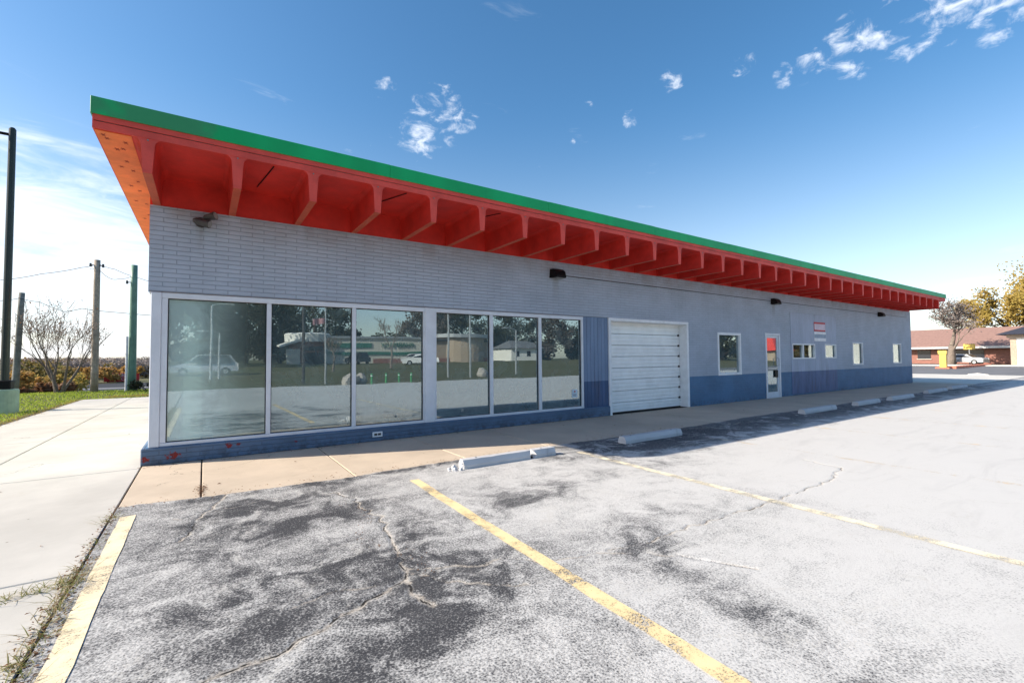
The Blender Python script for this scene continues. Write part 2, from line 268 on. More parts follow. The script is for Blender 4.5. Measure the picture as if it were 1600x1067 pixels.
M['car_silver']=plain('silver_car_paint',(.50,.51,.53),.25,.3,.03); M['car_white']=plain('white_car_paint',(.75,.75,.75),.25,0,.03); M['car_dark']=plain('dark_car_paint',(.03,.035,.04),.25,0,.03); M['tyre']=plain('tyre_rubber',(.015,.015,.015),.8)
def emis(name,col,s):
    t=NT(name); e=t.n('ShaderNodeEmission'); e.inputs[0].default_value=(*col,1); e.inputs[1].default_value=s; return t.done(e)
M['tube']=emis('reflection_glow',(1,.97,.88),6)  # added glow standing for white reflections in the small windows
M['flagred']=plain('flag_cloth',(.40,.22,.24),.8); M['greensign']=plain('green_lettering',(.05,.18,.13),.5); M['cream']=plain('cream_panel',(.62,.58,.5),.7)
# ------------------------------------------------------------------ mesh helpers
class MB:
    def __init__(s): s.v=[]; s.f=[]; s.mi=[]
    def add(s,vs,fs,mi=0):
        o=len(s.v); s.v+= [tuple(v) for v in vs]; s.f+=[tuple(i+o for i in f) for f in fs]; s.mi+=[mi]*len(fs); return s
    def box(s,x0,x1,y0,y1,z0,z1,mi=0):
        v=[(x,y,z) for z in (z0,z1) for y in (y0,y1) for x in (x0,x1)]
        return s.add(v,[(0,2,3,1),(4,5,7,6),(0,1,5,4),(2,6,7,3),(0,4,6,2),(1,3,7,5)],mi)
    def bbox(s,x0,x1,y0,y1,z0,z1,b=.01,mi=0):   # box with chamfered edges
        bx=[]; X=(x0,x1);Y=(y0,y1);Z=(z0,z1)
        import itertools
        bm_v={}
        vs=[];
        for i,j,k in itertools.product((0,1),repeat=3):
            sx,sy,sz=(1,-1)[i],(1,-1)[j],(1,-1)[k]
            for a in range(3):
                p=[X[i]+sx*b,Y[j]+sy*b,Z[k]+sz*b]; p[a]=(X[i],Y[j],Z[k])[a]; bm_v[(i,j,k,a)]=len(vs); vs.append(p)
        fs=[]
        for a in range(3):
            u,w_=[(1,2),(0,2),(0,1)][a]
            for e in (0,1):
                q=[]
                for (s1,s2) in ((0,0),(1,0),(1,1),(0,1)):
                    c=[0,0,0]; c[a]=e; c[u]=s1; c[w_]=s2; q.append(bm_v[(c[0],c[1],c[2],a)])
                fs.append(q)
        for a in range(3):   # edges along axis a
            u,w_=[(1,2),(0,2),(0,1)][a]
            for s1 in (0,1):
                for s2 in (0,1):
                    c0=[0,0,0]; c1=[0,0,0]; c0[u]=c1[u]=s1; c0[w_]=c1[w_]=s2; c1[a]=1
                    fs.append([bm_v[(*c0,u)],bm_v[(*c1,u)],bm_v[(*c1,w_)],bm_v[(*c0,w_)]])
        for i,j,k in itertools.product((0,1),repeat=3): fs.append([bm_v[(i,j,k,a)] for a in range(3)])
        return s.add(vs,fs,mi)
    def quad(s,a,b,c,d,mi=0): return s.add([a,b,c,d],[(0,1,2,3)],mi)
    def prism(s,poly,axis,a,b,mi=0,caps=True):    # poly of 2D points, extruded along axis
        def P(p,t):
            return (t,p[0],p[1]) if axis=='x' else ((p[0],t,p[1]) if axis=='y' else (p[0],p[1],t))
        n=len(poly); v=[P(p,a) for p in poly]+[P(p,b) for p in poly]
        f=[(i,(i+1)%n,n+(i+1)%n,n+i) for i in range(n)]
        if caps: f+= [tuple(range(n))[::-1],tuple(range(n,2*n))]
        return s.add(v,f,mi)
    def tube(s,pts,rads,seg=8,mi=0,cap=True):
        pts=[Vector(p) for p in pts]; 
        if not isinstance(rads,(list,tuple)): rads=[rads]*len(pts)
        o=len(s.v); n=len(pts); prev=None
        for i,p in enumerate(pts):
            d=(pts[min(i+1,n-1)]-pts[max(i-1,0)]); d=d.normalized() if d.length>1e-9 else Vector((0,0,1))
            if prev is None: u=d.orthogonal().normalized()
            else:
                u=prev-d*prev.dot(d); u=u.normalized() if u.length>1e-6 else d.orthogonal().normalized()
            prev=u; w_=d.cross(u)
            for k in range(seg):
                a=2*math.pi*k/seg; q=p+(u*math.cos(a)+w_*math.sin(a))*rads[i]; s.v.append(tuple(q))
        for i in range(n-1):
            for k in range(seg):
                s.f.append((o+i*seg+k,o+i*seg+(k+1)%seg,o+(i+1)*seg+(k+1)%seg,o+(i+1)*seg+k)); s.mi.append(mi)
        if cap: s.f.append(tuple(o+k for k in range(seg))[::-1]); s.f.append(tuple(o+(n-1)*seg+k for k in range(seg))); s.mi+=[mi,mi]
        return s
    def build(s,name,mat,parent=None,smooth=False,fixn=True):
        me=bpy.data.meshes.new(name); me.from_pydata(s.v,[],s.f)
        for m in (mat if isinstance(mat,(list,tuple)) else [mat]): me.materials.append(m)
        if any(s.mi): me.polygons.foreach_set('material_index',s.mi)
        if smooth: me.polygons.foreach_set('use_smooth',[True]*len(s.f))
        me.update()
        if fixn and len(s.f)<6000:
            import bmesh; bm=bmesh.new(); bm.from_mesh(me); bmesh.ops.recalc_face_normals(bm,faces=bm.faces); bm.to_mesh(me); bm.free()
        ob=bpy.data.objects.new(name,me); COL.objects.link(ob)
        if parent: ob.parent=parent
        return ob
def tag(o,label=None,cat=None,group=None,kind=None):
    if label: o['label']=label
    if cat: o['category']=cat
    if group: o['group']=group
    if kind: o['kind']=kind
    return o
def struct(o): o['kind']='structure'; return o
def thing(name,label,cat,loc=(0,0,0),rz=0,group=None):
    o=bpy.data.objects.new(name,None); COL.objects.link(o); o.location=loc; o.rotation_euler=(0,0,rz); o.empty_display_size=.2
    return tag(o,label,cat,group)
def copy_tree(o,parent=None):
    c=o.copy(); COL.objects.link(c)
    if parent: c.parent=parent
    for ch in list(o.children): copy_tree(ch,c)
    return c
rng=random.Random(7)
def fbm(x,y,z=0,o=4): return mn.fractal(Vector((x,y,z)),1.0,2.0,o)
# ------------------------------------------------------------------ ground
def H(x,y):
    z=-.06
    def sst(a,b,t): t=min(1,max(0,(t-a)/(b-a))); return t*t*(3-2*t)
    left=1-sst(28,55,x)
    z-= 2.0*sst(21.8,46,y)*left
    z+= .95*sst(-19,-62,y)
    z+= .10*sst(15.5,19.5,y)*(1-sst(19.5,23,y))*left
    return z
def ground():
    xs=sorted(set([-900,-500,-300,-200,-140,-100,-80]+list(range(-60,125,4))+[140,170,220,300,500,900])); ys=sorted(set([-900,-500,-300,-200,-130]+list(range(-100,12,6))+[12+.75*i for i in range(20)]+list(range(28,64,3))+[70,85,100,120,150,200,300,500,900]))
    m=MB(); nx=len(xs)
    m.v=[(x,y,H(x,y)) for y in ys for x in xs]
    for j in range(len(ys)-1):
        for i in range(nx-1): a=j*nx+i; m.f.append((a,a+1,a+1+nx,a+nx)); m.mi.append(0)
    return struct(m.build('ground',M['ground'],smooth=True,fixn=False))
ground()
# asphalt lot : one sheet with stain / wear / painted shade and glare / crack attributes
def jag(p,seed,amp=.03,n=7):
    out=[]
    for i in range(len(p)-1):
        a=Vector((*p[i],0)); b=Vector((*p[i+1],0)); d=b-a; nrm=Vector((-d.y,d.x,0)).normalized()
        k=max(2,int(d.length/.06))
        for j in range(k):
            t=j/k; q=a+d*t; o=mn.noise(Vector((q.x*9,q.y*9,seed)))*amp*2; q=q+nrm*o; out.append((q.x,q.y))
    out.append(p[-1]); return out
CR=[([(1.85,-2.9),(1.98,-3.3),(1.96,-3.66),(2.02,-3.95),(1.97,-4.3),(1.92,-4.7),(1.84,-5.0),(1.79,-5.23)],1.0),
    ([(1.79,-5.23),(1.62,-5.31),(1.44,-5.41),(1.2,-5.52),(.98,-5.62),(.72,-5.63),(.4,-5.75)],1.2),
    ([(1.83,-5.1),(2.02,-5.22),(2.2,-5.32),(2.45,-5.33)],.8),([(1.84,-5.2),(2.05,-5.46),(2.2,-5.62),(2.4,-5.75)],.8),
    ([(1.79,-5.25),(1.74,-5.44),(1.76,-5.58),(1.80,-5.64)],1.3),([(1.6,-5.2),(1.35,-5.12),(1.1,-5.2)],.6),
    ([(.90,-2.2),(.80,-2.6),(.66,-2.95),(.60,-3.4),(.52,-3.6)],1.0),([(.15,-2.75),(.5,-2.95),(.9,-2.85),(1.3,-2.75)],.5),
    ([(2.45,-5.33),(2.64,-5.54),(3.17,-5.71),(3.54,-6.04),(3.8,-6.47)],.7),([(3.2,-5.7),(4.2,-5.75),(5.17,-5.79),(6.75,-5.78),(7.45,-5.6),(7.6,-5.1)],.8),
    ([(5.9,-3.4),(6.6,-3.55),(7.6,-3.3),(8.9,-3.6)],.8),([(8.6,-2.4),(9.3,-2.7),(10.4,-2.6),(11.5,-2.9)],1.0),([(3.2,-2.5),(3.5,-2.3),(3.9,-2.2)],.6)]
def asphalt():
    def ax(lst):
        o=[]
        for a,b,st in lst: o+=list(np.arange(a,b-1e-6,st))
        return o
    xs=np.array(ax([(-.02,4.6,.0125),(4.6,9,.03),(9,16,.08),(16,46,.5)])+[46.0])
    ys=np.array(ax([(-19,-9,.5),(-9,-7.4,.08),(-7.4,-2.12,.0125)])+[-2.12])
    X,Y=np.meshgrid(xs,ys); Z=np.full_like(X,.004)
    # wavy edge against the sidewalk
    edge=np.array([-2.16-.10*math.sin(x*.9+.4)*.6+.05*mn.noise(Vector((x*2.1,0,3)))+.025*mn.noise(Vector((x*11,0,9)))-(.12 if x>2 else .12*max(0,x)/2) for x in xs])
    t=np.clip((Y+3.0)/(3.0-2.12),0,1); Y=Y+t*(edge[None,:]+2.12)
    e2=np.clip((Y-edge[None,:]+.02)/.02,0,1); Z=Z+.006-.008*e2
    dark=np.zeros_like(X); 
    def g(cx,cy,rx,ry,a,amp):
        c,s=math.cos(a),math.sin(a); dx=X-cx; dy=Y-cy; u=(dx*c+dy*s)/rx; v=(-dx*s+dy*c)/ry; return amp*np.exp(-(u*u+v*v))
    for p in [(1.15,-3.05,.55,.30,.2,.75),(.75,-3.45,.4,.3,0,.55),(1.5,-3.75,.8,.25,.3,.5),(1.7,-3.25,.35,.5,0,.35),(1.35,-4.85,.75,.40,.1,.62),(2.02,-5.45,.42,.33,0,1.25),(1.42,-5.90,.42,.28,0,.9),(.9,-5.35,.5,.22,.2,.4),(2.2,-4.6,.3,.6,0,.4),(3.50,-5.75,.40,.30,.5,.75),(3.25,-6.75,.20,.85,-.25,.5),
              (3.0,-4.4,.5,.35,.3,.35),(3.9,-4.2,.8,.3,.2,.42),(5.6,-4.1,.9,.25,0,.35),(4.6,-5.4,.9,.18,-.1,.28),(6.6,-3.1,1.3,.5,0,.9),(8.8,-2.9,2.5,.7,0,1.1),(13,-2.9,4,.75,0,1.25),(22,-2.9,8,.8,0,1.3),(.7,-4.1,.35,.7,0,.3),(.75,-6.6,.3,1.0,0,.15)]:  # the wide patches along the wall paint the eave shadow darker
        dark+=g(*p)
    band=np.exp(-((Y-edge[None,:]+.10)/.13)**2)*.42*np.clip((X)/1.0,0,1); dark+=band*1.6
    lite=np.clip((X-1.6)/8,0,1)*.66+np.clip((-Y-5.2)/3,0,1)*.16  # overexposed brightness to the right put into the colour as paler asphalt
    lite=lite-.20*np.clip((X-4)/4,0,1)*np.exp(-((Y+2.75)/1.0)**2)*2.6  # eave shadow strip painted in, asphalt made darker along the wall
    pts=np.stack([X.ravel(),Y.ravel()],1); d=np.full(len(pts),.5)
    for ci,(pl,wt) in enumerate(CR):
        q=np.array(jag(pl,ci*3.7))
        x0,x1,y0,y1=q[:,0].min()-.4,q[:,0].max()+.4,q[:,1].min()-.4,q[:,1].max()+.4
        idx=np.where((pts[:,0]>x0)&(pts[:,0]<x1)&(pts[:,1]>y0)&(pts[:,1]<y1))[0]; P=pts[idx]
        dm=np.full(len(P),9.0)
        for i in range(len(q)-1):
            a=q[i]; b=q[i+1]; ab=b-a; L2=(ab**2).sum()+1e-12; tt=np.clip(((P-a)@ab)/L2,0,1); dd=np.hypot(P[:,0]-a[0]-tt*ab[0],P[:,1]-a[1]-tt*ab[1]); dm=np.minimum(dm,dd)
        d[idx]=np.minimum(d[idx],dm/wt)
    Z=Z.ravel()-.006*np.exp(-(d/.02)**2)
    ny,nx=X.shape; V=np.stack([X.ravel(),Y.ravel(),Z],1).astype(np.float32)
    i=np.arange(nx-1)[None,:]+np.arange(ny-1)[:,None]*nx; F=np.stack([i,i+1,i+1+nx,i+nx],-1).reshape(-1,4)
    me=bpy.data.meshes.new('parking_lot'); me.vertices.add(len(V)); me.vertices.foreach_set('co',V.ravel()); me.loops.add(F.size); me.loops.foreach_set('vertex_index',F.ravel().astype(np.int32)); me.polygons.add(len(F)); me.polygons.foreach_set('loop_start',np.arange(0,F.size,4,dtype=np.int32)); me.polygons.foreach_set('loop_total',np.full(len(F),4,dtype=np.int32)); me.update(calc_edges=True)
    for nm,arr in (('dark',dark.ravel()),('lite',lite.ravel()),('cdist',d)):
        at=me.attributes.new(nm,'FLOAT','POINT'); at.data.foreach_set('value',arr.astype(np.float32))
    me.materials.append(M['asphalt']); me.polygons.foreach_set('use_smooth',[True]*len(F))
    o=bpy.data.objects.new('parking_lot',me); COL.objects.link(o); return struct(o)
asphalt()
def slabs(name,mat,rects,z0,z1,gap=.008,b=.006):
    m=MB()
    for x0,x1,y0,y1 in rects: m.bbox(x0+gap,x1-gap,y0+gap,y1-gap,z0,z1,b)
    return struct(m.build(name,mat))
m=MB(); m.box(-3.3,32,-19,15.7,-.055,-.015); struct(m.build('soil_bed',M['gap']))
jx=[-.03,.66,2.25,3.85,5.4,6.95,8.5,10.1,11.7,13.3,14.9,16.5,18.1,19.7,21.3,22.9,24.5,26.1,27.7,29.3,31.2]
slabs('sidewalk',M['walk'],[(jx[i],jx[i+1],-2.6,.02) for i in range(20)],-.05,.0)
dr=[]
ysj=[-19,-15,-11,-7.4,-3.85,-.17,3.6,7.4,11.4,15.6]
for i in range(len(ysj)-1):
    for x0,x1 in ((-3.2,-1.72),(-1.72,-.03)): dr.append((x0,x1,ysj[i],ysj[i+1]))
slabs('driveway',M['conc'],dr,-.05,.0)
# drop the driveway slabs that would run under the building : building starts at x=0 so none
m=MB(); m.box(32,46.2,-2.2,60,-.05,-.004); struct(m.build('concrete_apron',M['strip']))
m=MB(); m.box(46,79,-80,80,-.05,.0); struct(m.build('street',M['street']))
m=MB(); m.box(79,84,-80,80,-.05,.1); struct(m.build('far_pavement',M['strip']))
m=MB(); m.box(31.2,32,-2.6,30,-.05,.0); struct(m.build('corner_pavement',M['walk']))
# far lower road on the left
m=MB(); m.box(-160,25,70,86,-3.0,-1.95); struct(m.build('far_road',M['newroad']))
m=MB(); m.box(-160,25,66,70,-3.0,-1.93); m.box(-160,25,58,64.5,-3.0,-1.97); struct(m.build('road_shoulder',M['street']))
# parking lines
def pline(p0,p1,w0,mat,name='parking_line'):
    a=Vector((*p0,0)); b=Vector((*p1,0)); d=(b-a); L_=d.length; d.normalize(); n=Vector((-d.y,d.x,0)); m=MB(); k=60
    for i in range(k+1):
        q=a+d*L_*i/k; wv=w0/2*(1+.10*mn.noise(Vector((i*.9,p0[0],0)))); 
        e=.03*mn.noise(Vector((i*.2,p0[0],5)))*.3
        for s in (-1,1): r=q+n*(wv*s+e); m.v.append((r.x,r.y,.0145))
    for i in range(k): m.f.append((2*i,2*i+1,2*i+3,2*i+2)); m.mi.append(0)
    o=m.build(name,mat,fixn=False); return struct(o)
pline((.10,-2.60),(.13,-9.0),.115,M['line_pale']); pline((2.76,-2.95),(2.60,-8.6),.11,M['line']); pline((5.43,-2.90),(5.33,-8.6),.105,M['line_worn']); pline((8.15,-2.8),(8.1,-8.2),.10,M['line_faint'])
for xx in (10.9,13.6,16.3): pline((xx,-2.8),(xx,-8.2),.1,M['line_faint'])
# ------------------------------------------------------------------ building
B=thing('commercial_building','long low grey and blue painted brick building with red ribbed overhanging roof and green fascia','building')
X1=31.2; WT=3.67; RF=.9145
ops=[(0.03,8.24,.24,2.43),(8.24,9.10,.24,2.44),(9.10,12.33,0,2.44),(13.80,15.10,.86,2.19),(16.62,17.62,0,2.24),(18.50,20.30,1.33,1.90),(21.14,22.18,1.33,1.90),(23.80,24.90,1.03,2.0),(28.5,29.68,1.03,2.01)]
def wall_open(m,x0,x1,z0,z1,ya,yb,ops,side=False):
    xs=sorted(set([x0,x1]+[v for o in ops for v in o[:2] if x0<=v<=x1])); zs=sorted(set([z0,z1]+[v for o in ops for v in o[2:] if z0<=v<=z1]))
    def solid(i,j):
        if i<0 or j<0 or i>=len(xs)-1 or j>=len(zs)-1: return False
        cx=(xs[i]+xs[i+1])/2; cz=(zs[j]+zs[j+1])/2
        return not any(o[0]<cx<o[1] and o[2]<cz<o[3] for o in ops)
    P=(lambda x,y,z:(y,x,z)) if side else (lambda x,y,z:(x,y,z))
    for i in range(len(xs)-1):
        for j in range(len(zs)-1):
            if not solid(i,j): continue
            a,b,c,d=xs[i],xs[i+1],zs[j],zs[j+1]
            m.quad(P(a,ya,c),P(b,ya,c),P(b,ya,d),P(a,ya,d)); m.quad(P(a,yb,c),P(a,yb,d),P(b,yb,d),P(b,yb,c))
            if not solid(i-1,j): m.quad(P(a,ya,c),P(a,ya,d),P(a,yb,d),P(a,yb,c))
            if not solid(i+1,j): m.quad(P(b,ya,c),P(b,yb,c),P(b,yb,d),P(b,ya,d))
            if not solid(i,j-1): m.quad(P(a,ya,c),P(a,yb,c),P(b,yb,c),P(b,ya,c))
            if not solid(i,j+1): m.quad(P(a,ya,d),P(b,ya,d),P(b,yb,d),P(a,yb,d))
m=MB(); wall_open(m,0,X1,0,WT,0,.28,ops+[(0,.03,.24,2.43)]); m.build('front_wall',M['brick'],B,fixn=True)
m=MB(); wall_open(m,.28,12,0,WT,0,.28,[(.28,5.2,.24,2.43)],side=True); m.build('side_wall',M['brick_side'],B)
m=MB(); wall_open(m,.28,12,0,WT,X1-.28,X1,[],side=True); m.build('side_wall',M['brick_side'],B)
m=MB(); m.box(0,X1,12,12.28,0,WT); m.build('rear_wall',M['brick_side'],B)
m=MB(); m.bbox(-.045,9.08,-.04,-.001,0,.235,.010); m.bbox(-.045,-.001,.001,12.2,0,.235,.010); m.build('brick_base',M['base'],B)
# interior
m=MB(); m.box(.3,X1-.3,.3,11.98,.02,.05); m.build('interior_floor',M['int_floor'],B)
m=MB(); m.box(8.32,8.42,.3,11.9,.05,3.6); m.box(.3,8.3,9.5,9.6,.05,3.6); m.box(12.6,12.7,.3,11.9,.05,3.6); m.box(12.75,30.8,5.0,5.1,.05,3.6); m.build('interior_wall',M['int_wall'],B)
m=MB(); m.box(.29,X1-.29,.29,11.99,3.5,3.55); m.build('ceiling',M['int_wall'],B)
# roof : flange, ribs, infill, fascias
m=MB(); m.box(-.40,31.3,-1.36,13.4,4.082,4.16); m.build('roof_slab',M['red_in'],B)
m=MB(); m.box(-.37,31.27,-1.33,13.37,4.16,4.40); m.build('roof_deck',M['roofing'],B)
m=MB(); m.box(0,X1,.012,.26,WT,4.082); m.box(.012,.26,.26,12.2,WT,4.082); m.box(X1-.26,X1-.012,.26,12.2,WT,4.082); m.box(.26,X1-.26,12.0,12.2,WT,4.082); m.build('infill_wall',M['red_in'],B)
rp=[(-.045,3.671),(.045,3.671),(.062,3.95),(.066,4.0)]
for k in range(1,6): a=math.pi/2*k/5; rp.append((.066+.07*(1-math.cos(a)),4.0+.082*math.sin(a)))
rp=rp+[(-x,z) for x,z in rp[:1:-1]]
def rib_mesh():
    m=MB(); n=len(rp); y0,y1=-1.36,.10
    # lower front corner is clipped back a little
    v=[(x,y0+(0.006 if z<3.7 else 0),z) for x,z in rp]+[(x,y1,z) for x,z in rp]
    m.v=v
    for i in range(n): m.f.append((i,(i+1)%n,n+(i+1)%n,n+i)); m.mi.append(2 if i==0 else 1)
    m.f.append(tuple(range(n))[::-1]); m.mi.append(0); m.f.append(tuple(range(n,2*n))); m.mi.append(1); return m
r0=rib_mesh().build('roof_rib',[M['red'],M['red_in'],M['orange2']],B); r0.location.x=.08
for i in range(1,34):
    r=r0.copy(); COL.objects.link(r); r.parent=B; r.location=(.08+RF*i,0,0)
m=MB(); m.box(-.405,31.305,-1.374,-1.361,4.172,4.238); m.box(-.403,31.303,-1.366,-1.361,4.082,4.163); m.box(-.414,-.401,-1.36,13.4,4.085,4.238); m.box(31.301,31.314,-1.36,13.4,4.085,4.238); m.build('fascia_board',M['red'],B)
m=MB(); 
for x0,x1 in ((-.43,3.0),(3.0,6.1),(6.1,9.2),(9.2,12.2),(12.2,15.3),(15.3,18.3),(18.3,21.4),(21.4,24.4),(24.4,27.5),(27.5,31.33)): 
    dz=rng.uniform(-.003,.004); m.bbox(x0+.001,x1-.001,-1.395,-1.375,4.238+dz,4.432+dz,.004)
m.box(-.43,-.415,-1.374,13.43,4.24,4.43); m.box(31.315,31.33,-1.374,13.43,4.24,4.43); m.box(-.41,31.31,-1.37,-1.2,4.40,4.428); m.build('green_fascia',M['green'],B)
m=MB(); m.box(-.399,-.075,-1.33,13.3,4.074,4.081); so_=m.build('orange_soffit',M['orange'],B)
m=MB()
for i,(px,py) in enumerate([(.055,-1.22),(.075,-1.13),(.24,-1.10),(.19,-.88),(.13,-.83),(.18,-.45),(.21,-.1),(.22,.35),(.2,.8),(.22,1.5),(.2,2.2),(.22,3.1),(.1,-.2),(.12,.6),(.1,1.4),(.12,2.5)]):
    cx=-.39+px; 
    vs_=[]
    for k in range(12):
        r=(.045 if k%2==0 else .016)*rng.uniform(.6,1.15); a=k*math.pi/6; vs_.append((cx+r*math.cos(a),py+r*1.4*math.sin(a),4.0735))
    m=MB(); m.add(vs_+[(cx,py,4.0715)],[(k,(k+1)%12,12) for k in range(12)]); m.build('rust_spot',M['rust'],B)
# bolts on rib heads
m=MB(); m.tube([(.08,-1.374,4.06),(.08,-1.362,4.06)],.010,6); rb0=m.build('rib_bolt',M['lens'],B)
for i in range(1,34): c=rb0.copy(); COL.objects.link(c); c.parent=B; c.location.x=RF*i
for (xa,ya,xb,yb) in ((1.42,-1.30,1.30,-.35),(3.30,-1.30,2.95,-.35),(5.1,-1.25,4.75,-.5)):
    m=MB(); m.tube([(xa,ya,4.075),((xa+xb)/2,(ya+yb)/2,4.072),(xb,yb,4.075)],.008,5); m.build('dark_cable',M['black'],B)
# storefront windows
def storefront(x0,x1,panes,first=None):
    W_=MB(); W_.bbox(x0,x1,.0,.14,.241,.29,.004); W_.bbox(x0,x1,.0,.14,2.352,2.428,.004)
    edges=[x0]+[e for p in panes for e in p]+[x1]
    for i in range(0,len(edges),2): W_.bbox(edges[i],edges[i+1],.003,.137,.291,2.351,.004)
    f=W_.build('window',M['white'],B)
    for k,(a,b) in enumerate(panes):
        g=MB(); e_=rng.uniform(-.0022,.0022); g.prism([(a,.062-e_),(b,.062+e_),(b,.067+e_),(a,.067-e_)],'z',.291,2.351); g.build('pane',M['gp1'] if (first and k==0) else M['gp'],f)
        q=MB(); t_=.012; q.box(a,a+t_,.045,.0595,.29,2.35); q.box(b-t_,b,.045,.0595,.29,2.35); q.box(a+t_,b-t_,.046,.0595,.29,.302); q.box(a+t_,b-t_,.046,.0595,2.338,2.35); q.build('gasket',M['gasket'],f)
    return f
storefront(.155,4.165,[(.225,1.485),(1.55,2.81),(2.875,4.135)],True)
storefront(4.37,8.238,[(4.405,5.62),(5.695,6.90),(6.975,8.185)])
m=MB(); m.bbox(.032,.154,-.012,.14,.24,2.43,.008); m.build('corner_post',M['white'],B); m=MB(); m.bbox(4.166,4.369,-.012,.14,.24,2.43,.006); m.build('post',M['white'],B)
m=MB(); m.box(.01,8.24,-.006,-.001,2.431,2.438); m.build('flashing',plain('rusty_flashing',(.22,.14,.08),.8),B)
# side storefront
W_=MB(); W_.bbox(.02,.14,.29,5.2,.241,.29,.004); W_.bbox(.02,.14,.29,5.2,2.352,2.428,.004)
for y in (.29,1.9,3.5,5.14): W_.bbox(.02,.14,y,y+.06,.291,2.351,.004)
f=W_.build('window',M['white'],B); 
for a,b in ((.35,1.9),(1.96,3.5),(3.56,5.14)): g=MB(); g.box(.06,.066,a,b,.291,2.351); g.build('pane',M['gside'],f)
# siding panel
m=MB(); xs_=[8.241+.123*i for i in range(8)]
for i in range(7): m.bbox(xs_[i],xs_[i+1]-.004,.018,.05,.241,2.44,.007)
m.box(8.241,9.099,.05,.06,.24,2.44); m.build('siding_panel',M['siding'],B)
# garage door
G=MB(); G.bbox(9.085,9.17,-.022,.25,0,2.37,.005); G.bbox(12.25,12.335,-.022,.25,0,2.37,.005); G.bbox(9.085,12.335,-.024,.25,2.372,2.447,.005); gf=G.build('garage_door',M['white_paint'],B)
secs=[.02,.27,.57,.87,1.17,1.47,1.77,2.07,2.40]
for i in range(8):
    z0,z1=secs[i],secs[i+1]; P=[]; h=z1-z0-.007; n=3
    P=[(.30,z0)]
    y=.255; P.append((y,z0)); 
    for k in range(n):
        za=z0+h*k/n; zb=z0+h*(k+1)/n
        P+= [(y+.004,za+.001),(y-.014,za+.006),(y-.006,zb-.010),(y+.004,zb-.001)]
    P.append((.30,z0+h)); s_=MB(); s_.prism(P,'x',9.171,12.249); s_.build('door_section',M['door_white'],gf)
s_=MB(); s_.box(9.171,12.249,.262,.29,.0,.02); s_.build('bottom_seal',M['gasket'],gf)
for z in secs[1:-1]: s_=MB(); s_.bbox(12.17,12.235,.225,.256,z-.03,z+.03,.004); s_.build('hinge',M['dgrey'],gf)
# punched windows
def punched(x0,x1,z0,z1,fw=.06,mull=None,mat='white_paint',proud=-.02,gmat='gs'):
    W_=MB(); W_.bbox(x0,x1,proud,.10,z0,z0+fw,.004); W_.bbox(x0,x1,proud,.10,z1-fw,z1,.004); W_.bbox(x0,x0+fw,proud+.002,.098,z0+fw,z1-fw,.004); W_.bbox(x1-fw,x1,proud+.002,.098,z0+fw,z1-fw,.004)
    if mull: W_.bbox(mull-.035,mull+.035,proud+.003,.095,z0+fw,z1-fw,.004)
    f=W_.build('window',M[mat],B)
    for a,b in ([(x0+fw,mull-.035),(mull+.035,x1-fw)] if mull else [(x0+fw,x1-fw)]):
        g=MB(); g.box(a,b,.045,.05,z0+fw,z1-fw); g.build('pane',M[gmat],f)
    return f
punched(13.80,15.10,.86,2.19,.075,gmat='gp'); punched(18.50,20.30,1.33,1.90,.05,19.35); punched(21.14,22.18,1.33,1.90,.05); punched(23.80,24.90,1.03,2.0,.05); punched(28.5,29.68,1.03,2.01,.05)
s_=MB(); s_.box(28.52,29.66,.12,.13,1.05,1.99); s_.build('white_backing',M['wall_white'],B)  # white sheet added behind the glass to brighten this window
# entrance door
D=MB(); D.bbox(16.62,16.70,-.015,.12,.0,2.24,.004); D.bbox(17.54,17.62,-.015,.12,.0,2.24,.004); D.bbox(16.701,17.539,-.013,.118,2.16,2.238,.004); D.box(16.70,17.54,-.01,.12,.0,.02); df=D.build('door_frame',M['white'],B)
D=MB(); D.bbox(16.705,16.78,.02,.07,.025,2.155,.004); D.bbox(17.455,17.535,.02,.07,.025,2.155,.004); D.bbox(16.781,17.454,.021,.069,2.075,2.154,.003); D.bbox(16.781,17.454,.021,.069,.026,.20,.003); dd=D.build('door',M['white'],B)
g=MB(); g.box(16.781,17.454,.042,.048,.201,2.074); g.build('pane',M['gp'],dd)
g=MB(); g.bbox(16.781,17.454,.0,.02,.98,1.05,.004); g.build('push_bar',M['steel'],dd); g=MB(); g.tube([(17.42,.02,1.1),(17.42,-.05,1.12),(17.42,-.05,1.36),(17.42,.02,1.38)],.012,8); g.build('handle',M['steel'],dd)
g=MB(); g.bbox(17.25,17.45,.0,.019,.70,.95,.004); g.build('letter_box',M['black'],dd)
# infill board where an old opening was closed
m=MB(); wall_open(m,18.40,20.285,.05,3.04,-.012,-.001,[(18.49,20.31,1.32,1.91)]); wall_open(m,20.30,22.20,.05,3.04,-.012,-.001,[(20.1,20.31,1.32,1.91),(21.13,22.19,1.32,1.91)]); m.build('infill_panel',M['board'],B)
m=MB(); m.bbox(3.15,3.33,-.053,-.041,.075,.165,.004); pl=m.build('vent_plate',M['white_paint'],B); m=MB(); m.box(3.18,3.235,-.056,-.0535,.10,.14); m.box(3.245,3.30,-.056,-.0535,.10,.14); m.build('vent_slot',M['dgrey'],pl)
m=MB(); m.tube([(7.55,-.012,3.37)]+[(7.6+i*1.0,-.012,3.365+.006*mn.noise(Vector((i,0,0)))) for i in range(24)],.009,5); m.build('conduit',M['dgrey'],B)
